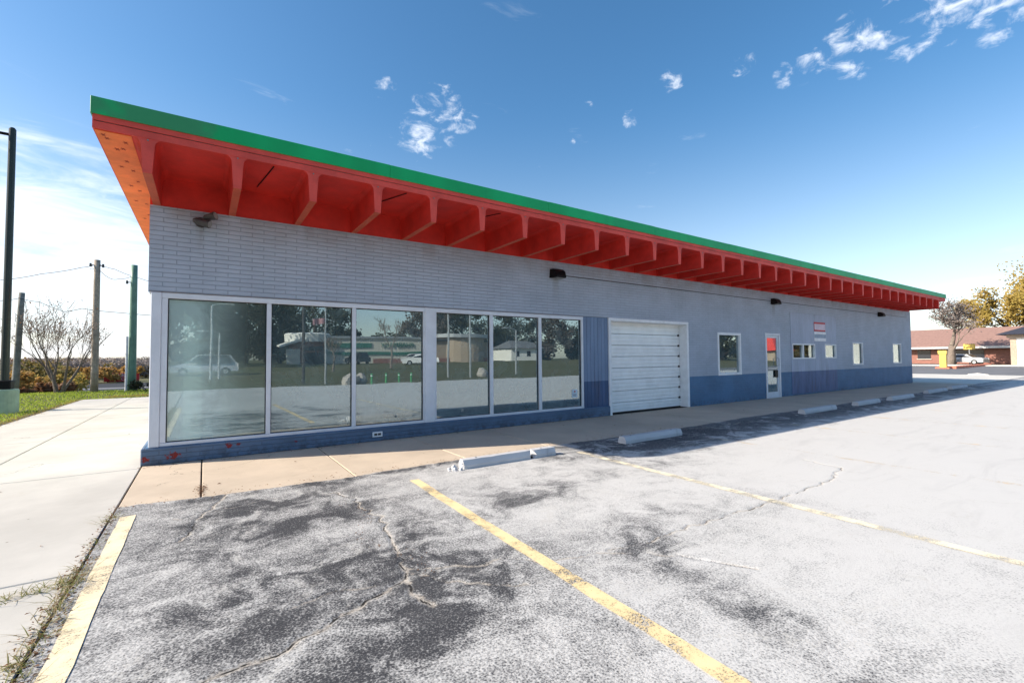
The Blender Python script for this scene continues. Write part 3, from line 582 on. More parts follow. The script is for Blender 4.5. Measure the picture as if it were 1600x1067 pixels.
# drip / dirt at wall foot
# wall lamps
def wallpack(x,z,label):
    t=thing('wall_lamp',label,'wall lamp',(x,0,z),0,'black wall lamps under the eave')
    m=MB(); prof=[(-.001,-.09),(-.001,.11),(-.10,.11),(-.17,.06),(-.21,-.05),(-.21,-.09)]
    n=len(prof); v=[]
    for sx,ins in ((-1,.0),(1,.0)):
        for (y,zz) in prof: v.append((sx*(.19-.05*(-y/.21)-(.02 if zz>.08 else 0)),y,zz))
    m.add(v,[(i,(i+1)%n,n+(i+1)%n,n+i) for i in range(n)]+[tuple(range(n)),tuple(range(n,2*n))]); m.build('housing',M['black'],t)
    m=MB(); m.bbox(-.12,.12,-.18,-.03,-.105,-.091,.004); m.build('lamp_lens',M['lens'],t)
    return t
wallpack(7.40,3.37,'black wall lamp nearest the camera, above the last pane of the shop windows'); wallpack(17.25,3.34,'black wall lamp directly above the glass entrance door'); wallpack(26.95,3.34,'black wall lamp farthest away, beyond the smooth infill panel')
t=thing('floodlight','twin headed grey floodlight on the brick under the first roof bays','floodlight',(.60,0,3.50))
m=MB(); m.tube([(0,-.001,0),(0,-.03,0)],.075,14); m.build('mounting_plate',M['dgrey'],t)
for (hx,hz,dx,dz) in ((-.06,-.01,.17,-.05),(.06,.05,.12,.03)):
    m=MB(); m.tube([(0,-.03,0),(hx*.6,-.09,hz),(hx,-.13,hz)],.014,6)
    a=Vector((hx,-.13,hz)); d=Vector((dx,-.09,dz)); m.tube([a-d*.15,a,a+d*.5,a+d*.95,a+d*1.0],[.03,.045,.05,.062,.055],12); h_=m.build('lamp_head',M['dgrey'],t,smooth=False)
    l_=MB(); l_.tube([a+d*.96,a+d*1.012],.05,12); l_.build('lamp_lens',M['lens'],h_)
# notice signs
t=thing('notice_sign','red framed white notice board fixed high on the smooth infill panel','sign',(20.72,-.014,2.56))
m=MB(); m.bbox(-.48,.48,-.012,-.001,-.17,.19,.003); m.build('board',M['redsign'],t); m=MB(); m.box(-.46,.46,-.016,-.0125,-.11,.12); m.build('face',plain('pale_pink_face',(.62,.5,.58),.5),t)
t=thing('notice_sign','white notice board with a grey band, fixed just below the red framed one','sign',(20.74,-.014,2.20))
m=MB(); m.bbox(-.50,.50,-.012,-.001,-.19,.175,.003); m.build('board',M['signwhite'],t); m=MB(); m.box(-.49,.49,-.015,-.0125,-.07,.08); m.build('band',plain('grey_band',(.25,.32,.42),.5),t)
t=thing('window_sticker','small pale square sticker low in the last shop window pane','sticker',(7.99,.058,.60))
m=MB(); m.box(-.085,.085,-.002,0,-.095,.095); m.build('backing',plain('sticker_paper',(.62,.72,.78),.6),t)
m=MB(); m.prism([(0,.075),(.028,.045),(0,.012),(-.028,.045)],'y',-.0035,-.0022); m.build('emblem',plain('sticker_red',(.45,.08,.10),.6),t)
m=MB()
for z in (-.02,-.04,-.062): m.box(-.06,.06-abs(z)*.3,-.0035,-.0022,z-.006,z+.006)
m.build('text_line',plain('sticker_ink',(.15,.18,.22),.6),t)
# added glowing tubes that imitate white slanted reflections in the small windows
for (x,y,z,rx,rz,lb) in ((19.12,.17,1.50,.22,.2,'added white glow tube for the slanted reflection, left light of the twin small window'),(20.0,.17,1.52,-.2,0,'added white glow tube for the slanted reflection, right light of the twin small window'),(21.9,.17,1.62,-.3,0,'added white glow tube for the slanted reflection in the single small window')):
    t=thing('glow_tube',lb,'reflection glow',(x,y,z),0,'added glow tubes standing for reflections in the small windows'); m=MB(); c,s=math.cos(rx),-math.sin(rx)
    m.tube([(-.26*c,0,-.26*s),(.26*c,0,.26*s)],.035,10); m.build('tube',M['tube'],t); m=MB(); m.tube([(-.30*c,.05,-.30*s),(.30*c,.05,.30*s)],.035,6); m.build('glow_backing',M['signwhite'],t)
# ------------------------------------------------------------------ wheel stops
def wheel_stop(x0,x1,y,label,broken=False,rz=0,rough=0):
    t=thing('wheel_stop',label,'wheel stop',((x0+x1)/2,y,.008),rz,'concrete wheel stops along the sidewalk'); L_=(x1-x0)
    prof=[(-.085,0),(-.085,.05),(-.055,.115),(.055,.115),(.085,.05),(.085,0)]
    def piece(a,b,ja,jb,sd):
        m=MB(); n=len(prof); k=max(3,int((b-a)/.12))
        for i in range(k+1):
            xx=a+(b-a)*i/k
            for j,(yy,zz) in enumerate(prof):
                o=(ja if i==0 else (jb if i==k else 0)); q=Vector((xx*7+sd,yy*30,zz*30)); e=mn.noise(q)
                m.v.append((xx+o*e*1.5,yy+.004*mn.noise(q*1.7),max(0,zz+.006*mn.noise(q*2.3+Vector((3,1,2)))*(zz>0))))
        for i in range(k):
            for j in range(n): m.f.append((i*n+j,i*n+(j+1)%n,(i+1)*n+(j+1)%n,(i+1)*n+j)); m.mi.append(0)
        m.f.append(tuple(range(n))); m.f.append(tuple(k*n+j for j in range(n))); m.mi+=[0,0]
        return m
    if broken:
        piece(-L_/2,L_*.20,.02,.045,1).build('concrete_bar',M['stop'],t); piece(L_*.245,L_/2,.045,.005,4).build('concrete_bar',M['stop'],t)
        for (dx,dy,r) in ((L_*.222,.03,.030),(L_*.22,-.05,.022),(L_*.23,-.01,.018)): rockm(r,int(dx*90)+int(dy*70)).build('crumb',M['gap'],t).location=(dx,dy,r*.4)
    else: piece(-L_/2,L_/2,.006,.006,x0).build('concrete_bar',M['stop'],t)
    for s in (-.36,.36): 
        m=MB(); m.tube([(s*L_,0,.116),(s*L_,0,.119)],.014,8); m.build('anchor_bolt',M['dgrey'],t)
    return t
def rockm(r,seed,n=2):
    import bmesh
    bm=bmesh.new(); bmesh.ops.create_icosphere(bm,subdivisions=n,radius=r)
    m=MB()
    for v in bm.verts: q=v.co*(1+.5*mn.noise(v.co/r*1.1+Vector((seed,seed*.3,0)))); m.v.append(tuple(q))
    bm.verts.ensure_lookup_table()
    for f in bm.faces: m.f.append(tuple(v.index for v in f.verts)); m.mi.append(0)
    bm.free(); return m
wheel_stop(3.50,5.02,-2.76,'cracked concrete wheel stop in the sun with its near end crumbled',True)
wheel_stop(6.48,7.98,-2.80,'concrete wheel stop at the tip of the roof shadow in front of the garage door')
wheel_stop(12.95,14.75,-2.72,'concrete wheel stop in shadow opposite the large white framed window')
wheel_stop(16.1,17.75,-2.74,'concrete wheel stop in shadow opposite the entrance door')
wheel_stop(18.7,20.7,-2.76,'concrete wheel stop in shadow opposite the smooth infill panel')
wheel_stop(22.9,25.2,-2.6,'concrete wheel stop in shadow, second from the far end of the row')
wheel_stop(26.3,28.6,-2.5,'farthest concrete wheel stop at the end of the shaded row')
for i,(dx,dy,r) in enumerate([(3.40,-2.75,.045),(3.36,-2.82,.03),(3.43,-2.85,.028),(3.33,-2.72,.024),(3.45,-2.66,.022),(3.30,-2.80,.018)]):
    o=rockm(r,i*3.3).build('concrete_chunk',M['stop']); o.location=(dx,dy,r*.5); tag(o,'crumbled concrete chunk at the near end of the cracked wheel stop','rubble','concrete chunks by the cracked wheel stop')
# rebar ring poking out of the broken end
o=MB().tube([(3.475,-2.83,.02),(3.465,-2.81,.09),(3.46,-2.77,.10),(3.465,-2.75,.03)],.008,6).build('rebar_loop',M['signwhite']); tag(o,'bent pale steel loop sticking out of the broken wheel stop end','rebar')
# ------------------------------------------------------------------ weeds, leaves, grass
def blades(m,x,y,z,n,h,spread,lean=.5,wd=.006):
    for _ in range(n):
        a=rng.uniform(0,6.283); bx=x+rng.gauss(0,spread); by=y+rng.gauss(0,spread); hh=h*rng.uniform(.4,1.1); ln=lean*hh*rng.uniform(.2,1.4); c,s=math.cos(a),math.sin(a); b=rng.uniform(0,6.283); cx,sx=math.cos(b)*wd,math.sin(b)*wd
        m.add([(bx-cx,by-sx,z),(bx+cx,by+sx,z),(bx+c*ln*.5+cx*.7,by+s*ln*.5+sx*.7,z+hh*.65),(bx+c*ln*.5-cx*.7,by+s*ln*.5-sx*.7,z+hh*.65),(bx+c*ln,by+s*ln,z+hh)],[(0,1,2,3),(3,2,4)])
def litter(m,x,y,z,r):
    a=rng.uniform(0,6.283); c,s=math.cos(a)*r,math.sin(a)*r; k=rng.uniform(.35,.7); t1=rng.uniform(-.4,.4)*r; 
    m.add([(x-c,y-s,z),(x+s*k,y-c*k,z+abs(t1)*.5+.003),(x+c,y+s,z+.004),(x-s*k,y+c*k,z+abs(t1)+.003)],[(0,1,2,3)])
m=MB(); m2=MB(); m3=MB()
y=-2.15
while y>-9.2:
    dn=.5+1.0*mn.noise(Vector((y*1.5,1,0)))
    if y<-3.6: dn+=.35
    for _ in range(int(max(0,dn)*16)):
        xx=-.015+rng.gauss(-.012,.035)*(1 if y>-4.4 else 1.35); litter(m2,xx,y+rng.uniform(-.03,.03),.004+rng.uniform(0,.012),rng.uniform(.004,.016))
    if dn>.45: blades(m,-.02,y,.0,int(9*dn),.05,.028,2.2,.0028)
    if dn>.75: blades(m3,-.02,y,.0,int(8*dn),.07,.035,2.6,.0025)
    y-=.045
for (cx,cy,k) in ((-.03,-2.62,3),(-.04,-4.02,6),(-.18,-4.05,4),(-.30,-4.08,3),(-.42,-4.11,2),(-.05,-5.0,5),(-.08,-5.5,5),(-.03,-6.3,5)): blades(m,cx,cy,.0,k*7,.05,.04,2.8,.003); blades(m3,cx-.02,cy,.0,k*4,.04,.05,3,.003)
for _ in range(150): litter(m2,.66+rng.gauss(0,.03),-1.9+rng.gauss(0,.13),.004,rng.uniform(.005,.015))
for _ in range(360):
    xx=rng.uniform(0,9); litter(m2,xx,-2.20+rng.gauss(0,.07),.010,rng.uniform(.004,.015))
for _ in range(260):
    xx=rng.uniform(-.1,12); litter(m2,xx,-.12-abs(rng.gauss(0,.05)),.004,rng.uniform(.005,.018))
for _ in range(120):
    k_=rng.random(); litter(m2,1.84+.12*math.sin(k_*9)+rng.gauss(0,.04),-3.4-1.9*k_,.010,rng.uniform(.003,.010))
for _ in range(160): litter(m2,rng.uniform(-3,31),rng.uniform(-3.5,-.2) if rng.random()<.5 else rng.uniform(-2,15),.003,rng.uniform(.008,.022))
tag(m.build('weeds',leafmat('weed_leaves',[(.26,.27,.09),(.34,.30,.13),(.2,.22,.06)]),fixn=False),kind='stuff',label='green weeds growing in the seam between driveway and asphalt',cat='weeds'); tag(m3.build('dry_grass',leafmat('dry_straw',[(.42,.34,.18),(.34,.26,.14),(.5,.42,.25)]),fixn=False),kind='stuff',label='dry straw grass lying along the driveway seam',cat='grass')
tag(m2.build('leaf_litter',M['lv_brown'],fixn=False),kind='stuff',label='small brown leaf litter along the pavement joints',cat='leaves')
def inlawn(x,y):
    ed=-3.35-.12*math.sin((y-6)*.35)
    if y<15.75: return x<ed+.12*mn.noise(Vector((0,y*2,0)))
    return True
m=MB(); 
n=0
while n<26000:
    y=rng.uniform(5,23.0); x=rng.uniform(-11,.5)
    if not inlawn(x,y): continue
    if y>21.9+.4*math.sin(x): 
        if rng.random()<.5: continue
    blades(m,x,y,H(x,y)+.005,1,.075+.02*mn.noise(Vector((x*.7,y*.7,0))),.0,.8,.013); n+=1
tag(m.build('grass',M['grass'],fixn=False),kind='stuff',label='short sunlit green lawn beside the driveway',cat='grass')
m=MB(); 
for _ in range(900):
    y=rng.uniform(6,15.6); litter(m,-3.28+rng.gauss(0,.10),y,.012,rng.uniform(.01,.035))
for _ in range(900): litter(m,rng.uniform(-2.6,.4),16.2+rng.gauss(0,.30),H(0,16)+.09,rng.uniform(.02,.05))
tag(m.build('fallen_leaves',M['lv_gold'],fixn=False),kind='stuff',label='yellow fallen leaves along the lawn edge',cat='leaves')
# ------------------------------------------------------------------ trees
def tree_mesh(seed,h,spread,trunk_r,stems=1,levels=5,leafn=0,leafs=.1,first=.3,upbias=.35,leaf_clump=.35,lean=(0,0),minr=.008):
    r=random.Random(seed); tm=MB(); lm=MB(); tips=[]
    def branch(p,d,length,rad,lv):
        seg=3; pts=[p]; rads=[rad]; q=p.copy(); dd=d.copy()
        for i in range(seg):
            dd=(dd+Vector((r.uniform(-1,1),r.uniform(-1,1),r.uniform(-.6,1)*upbias))*.22).normalized(); q=q+dd*length/seg; pts.append(q.copy()); rads.append(max(minr*.7,rad*(1-.42*(i+1)/seg)))
        tm.tube(pts,rads,6 if lv<2 else (4 if lv<4 else 3),cap=False)
        if lv>=levels: tips.append(q); return
        if lv>=levels-2: tips.append(pts[2])
        k=r.choice((2,3,3)) if lv<3 else r.choice((2,3))
        for i in range(k):
            t_=1.0 if i==0 else r.uniform(.45,1.0); base=pts[0].lerp(pts[-1],t_) if t_<1 else q
            a=r.uniform(0,6.283); side=Vector((math.cos(a)*spread,math.sin(a)*spread,upbias*.9)); nd=(dd*(.9 if i==0 else .55)+side*(.35 if i==0 else .75)).normalized()
            branch(base,nd,length*r.uniform(.62,.84),max(minr,rads[-1]*(.85 if i==0 else .62)),lv+1)
    for s in range(stems):
        a=s/stems*6.283+r.uniform(-.4,.4); 
        d=Vector((math.cos(a)*(.42 if stems>1 else 0)+lean[0],math.sin(a)*(.42 if stems>1 else 0)+lean[1],1)).normalized()
        branch(Vector((math.cos(a)*.12*(stems>1),math.sin(a)*.12*(stems>1),0)),d,h*first,trunk_r,0)
    if leafn and tips:
        for i in range(leafn):
            c=r.choice(tips); p=c+Vector((r.gauss(0,1),r.gauss(0,1),r.gauss(0,.8)))*leaf_clump; u=Vector((r.uniform(-1,1),r.uniform(-1,1),r.uniform(-1,1))).normalized()*leafs*r.uniform(.5,1.2); v=u.orthogonal().normalized()*leafs*r.uniform(.4,.9)
            lm.add([p-u,p+v,p+u,p-v],[(0,1,2,3)])
    # scale to the wanted height
    zmax=max(max(v[2] for v in tm.v),.1); k=h/zmax
    tm.v=[(x*k,y*k,z*k) for x,y,z in tm.v]; lm.v=[(x*k,y*k,z*k) for x,y,z in lm.v]
    return tm,lm
def tree(label,loc,seed,h,spread,tr,bark='bark',leaf=None,name='tree',cat='tree',group=None,**k):
    t=thing(name,label,cat,loc,0,group); tm,lm=tree_mesh(seed,h,spread,tr,**k); tm.build('trunk',M[bark],t,smooth=True,fixn=False)
    if lm.f: lm.build('crown',M[leaf],t,fixn=False)
    return t
tree('bare many stemmed tree with a few brown leaves on the lawn between the utility poles',(-4.85,20.9,H(-4.85,20.9)),11,4.6,.62,.085,'bark','lv_brown',stems=7,levels=5,leafn=520,leafs=.05,first=.34,leaf_clump=.10,upbias=.5,minr=.009)
# shrubs and trees at the foot of the slope
def crown_tree(label,loc,seed,h,w_,leaf,n=7000,ls=.26,group=None,low=.16):
    r=random.Random(seed); t=thing('tree',label,'tree',loc,0,group); sm=MB(); lm=MB(); cl=[]
    for i in range(34):
        z=r.uniform(low,.93); rr=w_*(1-((z-.45)/.55)**2*.75)*.5; a=r.uniform(0,6.283); q=rr*r.uniform(.1,1)**.5; cl.append((Vector((math.cos(a)*q,math.sin(a)*q,z*h)),h*r.uniform(.05,.13)))
    sm.tube([(0,0,0),(.1,0,h*.3),(0,.1,h*.6),(0,0,h*.85)],[h*.03,h*.022,h*.012,h*.004],7,cap=False)
    for c,rr in cl: sm.tube([(0,0,max(.1,c.z-h*.22)),(c.x*.5,c.y*.5,c.z-h*.08),tuple(c)],[h*.010,h*.006,h*.003],4,cap=False)
    for i in range(n):
        c,rr=r.choice(cl); d=Vector((r.gauss(0,1),r.gauss(0,1),r.gauss(0,1)))*rr*.62; p=c+d; u=Vector((r.uniform(-1,1),r.uniform(-1,1),r.uniform(-1,1))).normalized()*ls*r.uniform(.5,1.2); v=u.orthogonal().normalized()*ls*.6; lm.add([p-u,p+v,p+u,p-v],[(0,1,2,3)])
    sm.build('trunk',M['bark_dark'],t,fixn=False); lm.build('crown',M[leaf],t,fixn=False); return t
def shrub(label,loc,seed,h,w_,leaf,n=2600,ls=.12,group=None,name='shrub',cat='shrub'):
    r=random.Random(seed); t=thing(name,label,cat,loc,0,group); sm=MB(); lm=MB()
    cl=[(Vector((r.uniform(-1,1)*w_*.42,r.uniform(-1,1)*w_*.3,h*r.uniform(.25,.85))),r.uniform(.16,.3)*h) for _ in range(14)]
    for c,rr in cl: sm.tube([(c.x*.15,c.y*.15,0),(c.x*.5,c.y*.5,c.z*.5),tuple(c)],[h*.02,h*.014,h*.006],5,cap=False)
    for i in range(n):
        c,rr=r.choice(cl); d=Vector((r.gauss(0,1),r.gauss(0,1),r.gauss(0,1))).normalized()*rr*r.uniform(.4,1.15); p=c+Vector((d.x*1.3,d.y,d.z)); p.z=max(.05,p.z); u=Vector((r.uniform(-1,1),r.uniform(-1,1),r.uniform(-1,1))).normalized()*ls*r.uniform(.5,1.2); v=u.orthogonal().normalized()*ls*.7; lm.add([p-u,p+v,p+u,p-v],[(0,1,2,3)])
    sm.build('stems',M['bark_dark'],t,fixn=False); lm.build('crown',M[leaf],t,fixn=False); return t
def onray(px,Y):   # x coordinate on the line of sight of pixel column px at depth plane Y
    d=raydir(px,565); return CAM.x+d.x*(Y-CAM.y)/d.y
for (px,Y,h,w_,lf,sd,lb) in ((38,40,2.0,3.4,'lv_orange',1,'bright orange shrub just right of the light pole'),(10,36,2.2,2.4,'lv_orange',5,'orange shrub half hidden behind the light pole'),(75,34,1.2,2.6,'lv_brown',2,'low rusty brown shrub left of the many stemmed tree'),(62,52,3.6,5,'lv_olive',3,'olive and gold shrub behind the leftmost utility pole'),(92,48,2.3,3.5,'lv_gold',4,'golden shrub seen through the stems of the bare tree'),(135,90,2.6,9,'lv_orange',6,'wide orange shrub behind the tall brown utility pole'),(178,95,2.7,9,'lv_orange',7,'wide rust orange shrub left of the red sign')):
    shrub(lb,(onray(px,Y),Y,H(onray(px,Y),Y)),sd,h,w_,lf,1800,.10+.0012*Y,'autumn shrubs below the lawn')
shrub('small dark green weed clump on the lawn edge beside the building corner',(-1.5,19.6,H(-1.5,19.6)),31,.55,1.4,'lv_dark',900,.05)
# the wood on the far side of the road
def wood():
    r=random.Random(5); mats=['lv_grey','lv_olive','lv_brown','lv_gold','lv_dark']; m=MB()
    for i in range(230):
        Y=r.uniform(112,200); px=r.uniform(-30,250); x=onray(px,Y); h=r.uniform(2.6,4.3)+(Y-112)*.010; w_=h*r.uniform(.5,.9); mi=r.choice((0,0,0,0,0,1,2,3 if 165<px<215 else 0)); z0=-2.1
        m.tube([(x,Y,z0),(x+r.uniform(-.3,.3),Y,z0+h*.6)],[.16,.07],4,mi=4,cap=False)
        for _ in range(360):
            d=Vector((r.gauss(0,1),r.gauss(0,1),r.gauss(0,1))).normalized()*r.uniform(.3,1)**.5; p=Vector((x+d.x*w_,Y+d.y*w_,z0+h*.56+d.z*h*.46)); u=Vector((r.uniform(-1,1),r.uniform(-1,1),r.uniform(-1,1))).normalized()*r.uniform(.12,.42); v=u.orthogonal().normalized()*.13; m.add([p-u,p+v,p+u,p-v],[(0,1,2,3)],mi)
    return tag(m.build('woodland',[M[k] for k in mats],fixn=False),'hazy mass of grey, olive and rust autumn trees along the left horizon','woodland',kind='stuff')
wood()
def back_wood():
    r=random.Random(9); m=MB()
    for i in range(105):
        x=-60+i*3.4+r.uniform(-1,1); Y=-96+r.uniform(-8,4); h=r.uniform(4.5,7.5); z0=.8; m.tube([(x,Y,z0),(x,Y,z0+h*.6)],[.2,.08],4,mi=1,cap=False)
        for _ in range(330):
            d=Vector((r.gauss(0,1),r.gauss(0,1),r.gauss(0,1))).normalized()*r.uniform(.2,1)**.5; p=Vector((x+d.x*2.7,Y+d.y*2.5,z0+h*.5+d.z*h*.5)); u=Vector((r.uniform(-1,1),r.uniform(-1,1),r.uniform(-1,1))).normalized()*r.uniform(.3,.6); v=u.orthogonal().normalized()*.3; m.add([p-u,p+v,p+u,p-v],[(0,1,2,3)])
    return tag(m.build('woodland',[M['lv_dark'],M['bark_dark']],fixn=False),'dark belt of trees on the horizon behind the camera, mirrored in the shop windows','woodland',kind='stuff')
back_wood()
# red sign with board, on two posts, beyond the far road
t=thing('roadside_sign','dark red roadside sign with white lettering beside the green pole','sign',(onray(191,93),93,-2.06),0)
m=MB(); m.bbox(-2.3,2.3,-.1,.1,.12,1.55,.02); m.build('sign_board',M['redsign'],t); m=MB(); m.box(-1.9,-1.75,-.06,.06,-.2,.12); m.build('post',M['dgrey'],t); m=MB(); m.box(1.75,1.9,-.06,.06,-.2,.12); m.build('post',M['dgrey'],t)
def text(s,size,loc,rot,mat,parent,ext=.01,name='lettering'):
    c=bpy.data.curves.new(name,'FONT'); c.body=s; c.size=size; c.extrude=ext; c.align_x='CENTER'; c.align_y='CENTER'; o=bpy.data.objects.new(name,c); COL.objects.link(o)
    dg=bpy.context.evaluated_depsgraph_get(); me=bpy.data.meshes.new_from_object(o.evaluated_get(dg)); bpy.data.objects.remove(o); ob=bpy.data.objects.new(name,me); COL.objects.link(ob); me.materials.append(mat); ob.location=loc; ob.rotation_euler=rot; ob.parent=parent; return ob
text('FAMILY',.75,(-.2,-.12,1.15),(R_(90),0,0),M['signwhite'],t); text('CARE',.55,(.6,-.12,.5),(R_(90),0,0),M['signwhite'],t)
# parked cars
def car(label,loc,rz,paint,group=None,kind=0):
    t=thing('parked_car',label,'car',loc,rz,group); L_=4.6; H_=1.45+.25*kind
    prof=[(-2.3,.30),(-2.3,.75),(-2.15,.92),(-1.2,.98+.05*kind),(-.55,H_-.03),(.2,H_),(1.3 if kind==0 else 1.75,H_-.06),(1.95 if kind==0 else 2.15,1.02),(2.28,.95),(2.3,.35)]
    m=MB(); n=len(prof); rows=[]
    for s in (-1,1):
        for (x,z) in prof: m.v.append((x,s*(.88 if z<1.0 else .68),z))
    for (x,z) in prof: pass
    m.f=[(i,(i+1)%n,n+(i+1)%n,n+i) for i in range(n)]+[tuple(range(n)),tuple(range(n,2*n))]; m.mi=[0]*len(m.f); m.build('body',paint,t)
    m=MB()
    for s in (-1,1):
        y=s*.79; yb=s*.885; yt=s*.70
        m.add([(-1.05,yb*.99,1.02),(1.75,yb*.99,1.02),(1.2+.4*kind,yt,H_-.10),(-.45,yt,H_-.10)],[(0,1,2,3)])
    m.add([(-1.22,-.75,1.03),(-1.22,.75,1.03),(-.62,.62,H_-.07),(-.62,-.62,H_-.07)],[(0,1,2,3)]); m.build('windows',M['winf'],t,fixn=False)
    for x in (-1.4,1.4):
        for s in (-1,1):
            w_=MB(); w_.tube([(x,s*.72,.33),(x,s*.90,.33)],.33,18); wh=w_.build('wheel',M['tyre'],t); w_=MB(); w_.tube([(x,s*.895,.33),(x,s*.91,.33)],.19,12); w_.build('rim',M['steel'],wh)
    for s in (-1,1): w_=MB(); w_.box(-2.32,-2.27,s*.78-.12,s*.78+.12,.66,.80); w_.build('headlight',M['signwhite'],t)
    return t
# ------------------------------------------------------------------ light pole and utility poles, wires
t=thing('light_pole','tall black light pole on a green painted concrete footing at the left edge','street lamp',(-4.22,11.42,0))
m=MB(); m.tube([(0,0,-.1),(0,0,.62),(0,0,.66)],[.31,.31,.29],24); m.build('footing',M['pgreen_light'],t); m=MB(); m.bbox(-.17,.17,-.17,.17,.66,.92,.02); m.build('base_cover',M['black'],t)
m=MB(); m.tube([(0,0,.9),(0,0,4),(0,0,8.45),(0,0,8.5)],[.095,.09,.082,.05],14); m.build('pole',plain('dark_green_black_paint',(.012,.022,.02),.35),t,smooth=False); m=MB(); m.tube([(-.05,0,8.28),(-1.1,0,8.30)],.045,8); am=m.build('arm',M['black'],t)
m=MB(); m.bbox(-1.6,-.75,-.2,.2,8.18,8.34,.03); m.build('lamp_head',M['black'],t)
def upole(label,x,y,h,r,mat,lean=(0,0),extra=None):
    t=thing('utility_pole',label,'utility pole',(x,y,H(x,y))); m=MB(); m.tube([(lean[0]*h*k/6,lean[1]*h*k/6,h*k/6) for k in range(7)],[r*(1-.035*k) for k in range(7)],12); m.build('pole',M[mat],t,smooth=True); return t
u1=upole('short weathered grey utility pole leaning right, nearest the light pole',-6.2,20.6,4.50,.125,'pole_grey',(.03,0))
u2=upole('tall pale brown wooden utility pole right of the bare tree',-3.55,20.25,6.16,.145,'pole',(.0,0))
u3=upole('green painted steel utility pole nearest the building',-2.20,20.2,6.05,.165,'pgreen',(.0,.0))
m=MB(); m.tube([(-.20,-.10,0),(-.20,-.10,2.6)],.05,8); m.build('conduit_guard',M['signwhite'],u3)
m=MB(); m.tube([(0,0,6.0),(0,0,6.1)],[.06,.03],6); 
for p_,z_,xs_ in ((u2,5.9,(-.22,.22)),(u3,5.2,(-.25,.0))):
    m=MB()
    for xx in xs_: m.tube([(0,-.05,z_),(xx,-.08,z_)],.02,6); m.tube([(xx,-.08,z_-.08),(xx,-.08,z_+.08)],[.05,.04],8)
    m.build('insulator',M['dgrey'],p_)
def P2(px,py,Y=20.2):
    d=raydir(px,py); k=(Y-CAM.y)/d.y; return CAM+d*k
def wire(label,pts,sag=.0,r=.014):
    m=MB(); P=[]
    for i in range(len(pts)-1):
        a,b=P2(*pts[i]),P2(*pts[i+1])
        for k in range(6): t_=k/6; q=a.lerp(b,t_); q.z-=sag*4*t_*(1-t_); P.append(q)
    P.append(P2(*pts[-1])); m.tube(P,r,4); o=m.build('overhead_wire',M['black'] if r<.02 else M['dgrey'],fixn=False); return tag(o,label,'wire','overhead wires between the utility poles')
wire('upper wire coming in from the left edge to the top of the tall brown pole',[(-60,450),(0,438),(65,428),(128,418),(150,413)],.03)
wire('wire from the top of the tall brown pole running down right past the green pole',[(152,412),(180,421),(212,433),(290,455)],.03)
wire('loose looping wire between the tall brown pole and the green pole',[(140,420),(152,418),(170,434),(185,436),(208,431)],.05,.010)
wire('lower wire from the short grey pole, sagging right across both taller poles',[(-40,472),(0,470),(30,466),(62,472),(100,487),(128,482),(180,488),(300,497)],.02)
wire('thin service wire low at the left edge behind the light pole',[(-40,505),(0,513),(25,528)],.02,.009)
# ------------------------------------------------------------------ right background
Rb=thing('brick_shop','low red brown brick building with brown shingle roof across the street','building',(96,10,0))
def rect3(m,x,y0,y1,z0,z1,t=.3): m.box(x,x+t,y0,y1,z0,z1)
m=MB(); m.box(0,14,-18,34,0,2.5); m.build('wall',M['brown_brick'],Rb); m=MB(); m.prism([(-1.2,2.4),(-1.2,2.62),(6,5.6),(7,5.6),(15,2.62),(15,2.4)],'y',-19,35); m.build('roof',M['shingle'],Rb); m=MB(); m.box(-1.35,-1.21,-19,35,2.3,2.62); m.build('eave_board',M['steel'],Rb)
for y0,y1 in ((8.5,10.6),(5,6.6),(12,14),(16,18),(-1,2.5),(-9,-6)): m=MB(); m.box(-.06,-.01,y0,y1,.8,2.1); w_=m.build('window',M['winf'],Rb); m=MB(); m.box(-.12,-.061,y0-.1,y1+.1,.68,.78); m.build('sill',M['strip'],w_)
Wb=thing('white_building','white walled building with a steep dark roof at the right edge','building',(80.6,4.0,0))
m=MB(); m.box(0,12,-30,0,0,3.35); m.build('wall',M['wall_white'],Wb); m=MB(); m.box(-.06,-.001,-.5,0,0,3.3); m.build('corner_trim',M['tan'],Wb)
m=MB(); m.box(-.25,12.2,-30.2,.25,3.36,3.75); m.build('fascia',M['tan'],Wb)
m=MB(); e0=3.76
m.add([(-1,-31,e0),(13,-31,e0),(13,1.1,e0),(-1,1.1,e0),(1.7,-28,5.0),(10.3,-28,5.0),(10.3,-1.8,5.0),(1.7,-1.8,5.0),(4,-25,9),(8,-25,9),(8,-3.6,9.0),(4,-3.6,9.0)],[(0,3,2,1),(0,1,5,4),(1,2,6,5),(2,3,7,6),(3,0,4,7),(4,5,9,8),(5,6,10,9),(6,7,11,10),(7,4,8,11),(8,9,10,11)]); m.build('roof',M['dark_roof'],Wb)
shrub('low yellow green hedge at the foot of the white building',(79.9,0,0.05),41,.5,9,'lv_olive',1500,.12,name='hedge',cat='hedge')
t=thing('clearance_bollard','yellow painted post with a small cap by the red curb across the street','bollard',(63.3,6.1,0)); m=MB(); m.box(-.2,.2,-.26,.26,0,1.65); m.box(-.22,.22,-.32,.36,1.5,1.85); m.build('post',M['yellow'],t); m=MB(); m.bbox(-.5,.5,-.55,.55,0,.16,.03); m.build('footing',M['redcurb'],t)
m=MB(); a,b=Vector((63.8,5.6,0)),Vector((84,6.6,0)); n_=Vector((0,.35,0)); m.add([a-n_,b-n_,b+n_,a+n_]+[v+Vector((0,0,.22)) for v in (a-n_,b-n_,b+n_,a+n_)],[(0,1,2,3),(4,7,6,5),(0,4,5,1),(3,2,6,7),(0,3,7,4),(1,5,6,2)]); tag(m.build('red_curb',M['redcurb']),'low red painted curb running away behind the yellow post','curb')
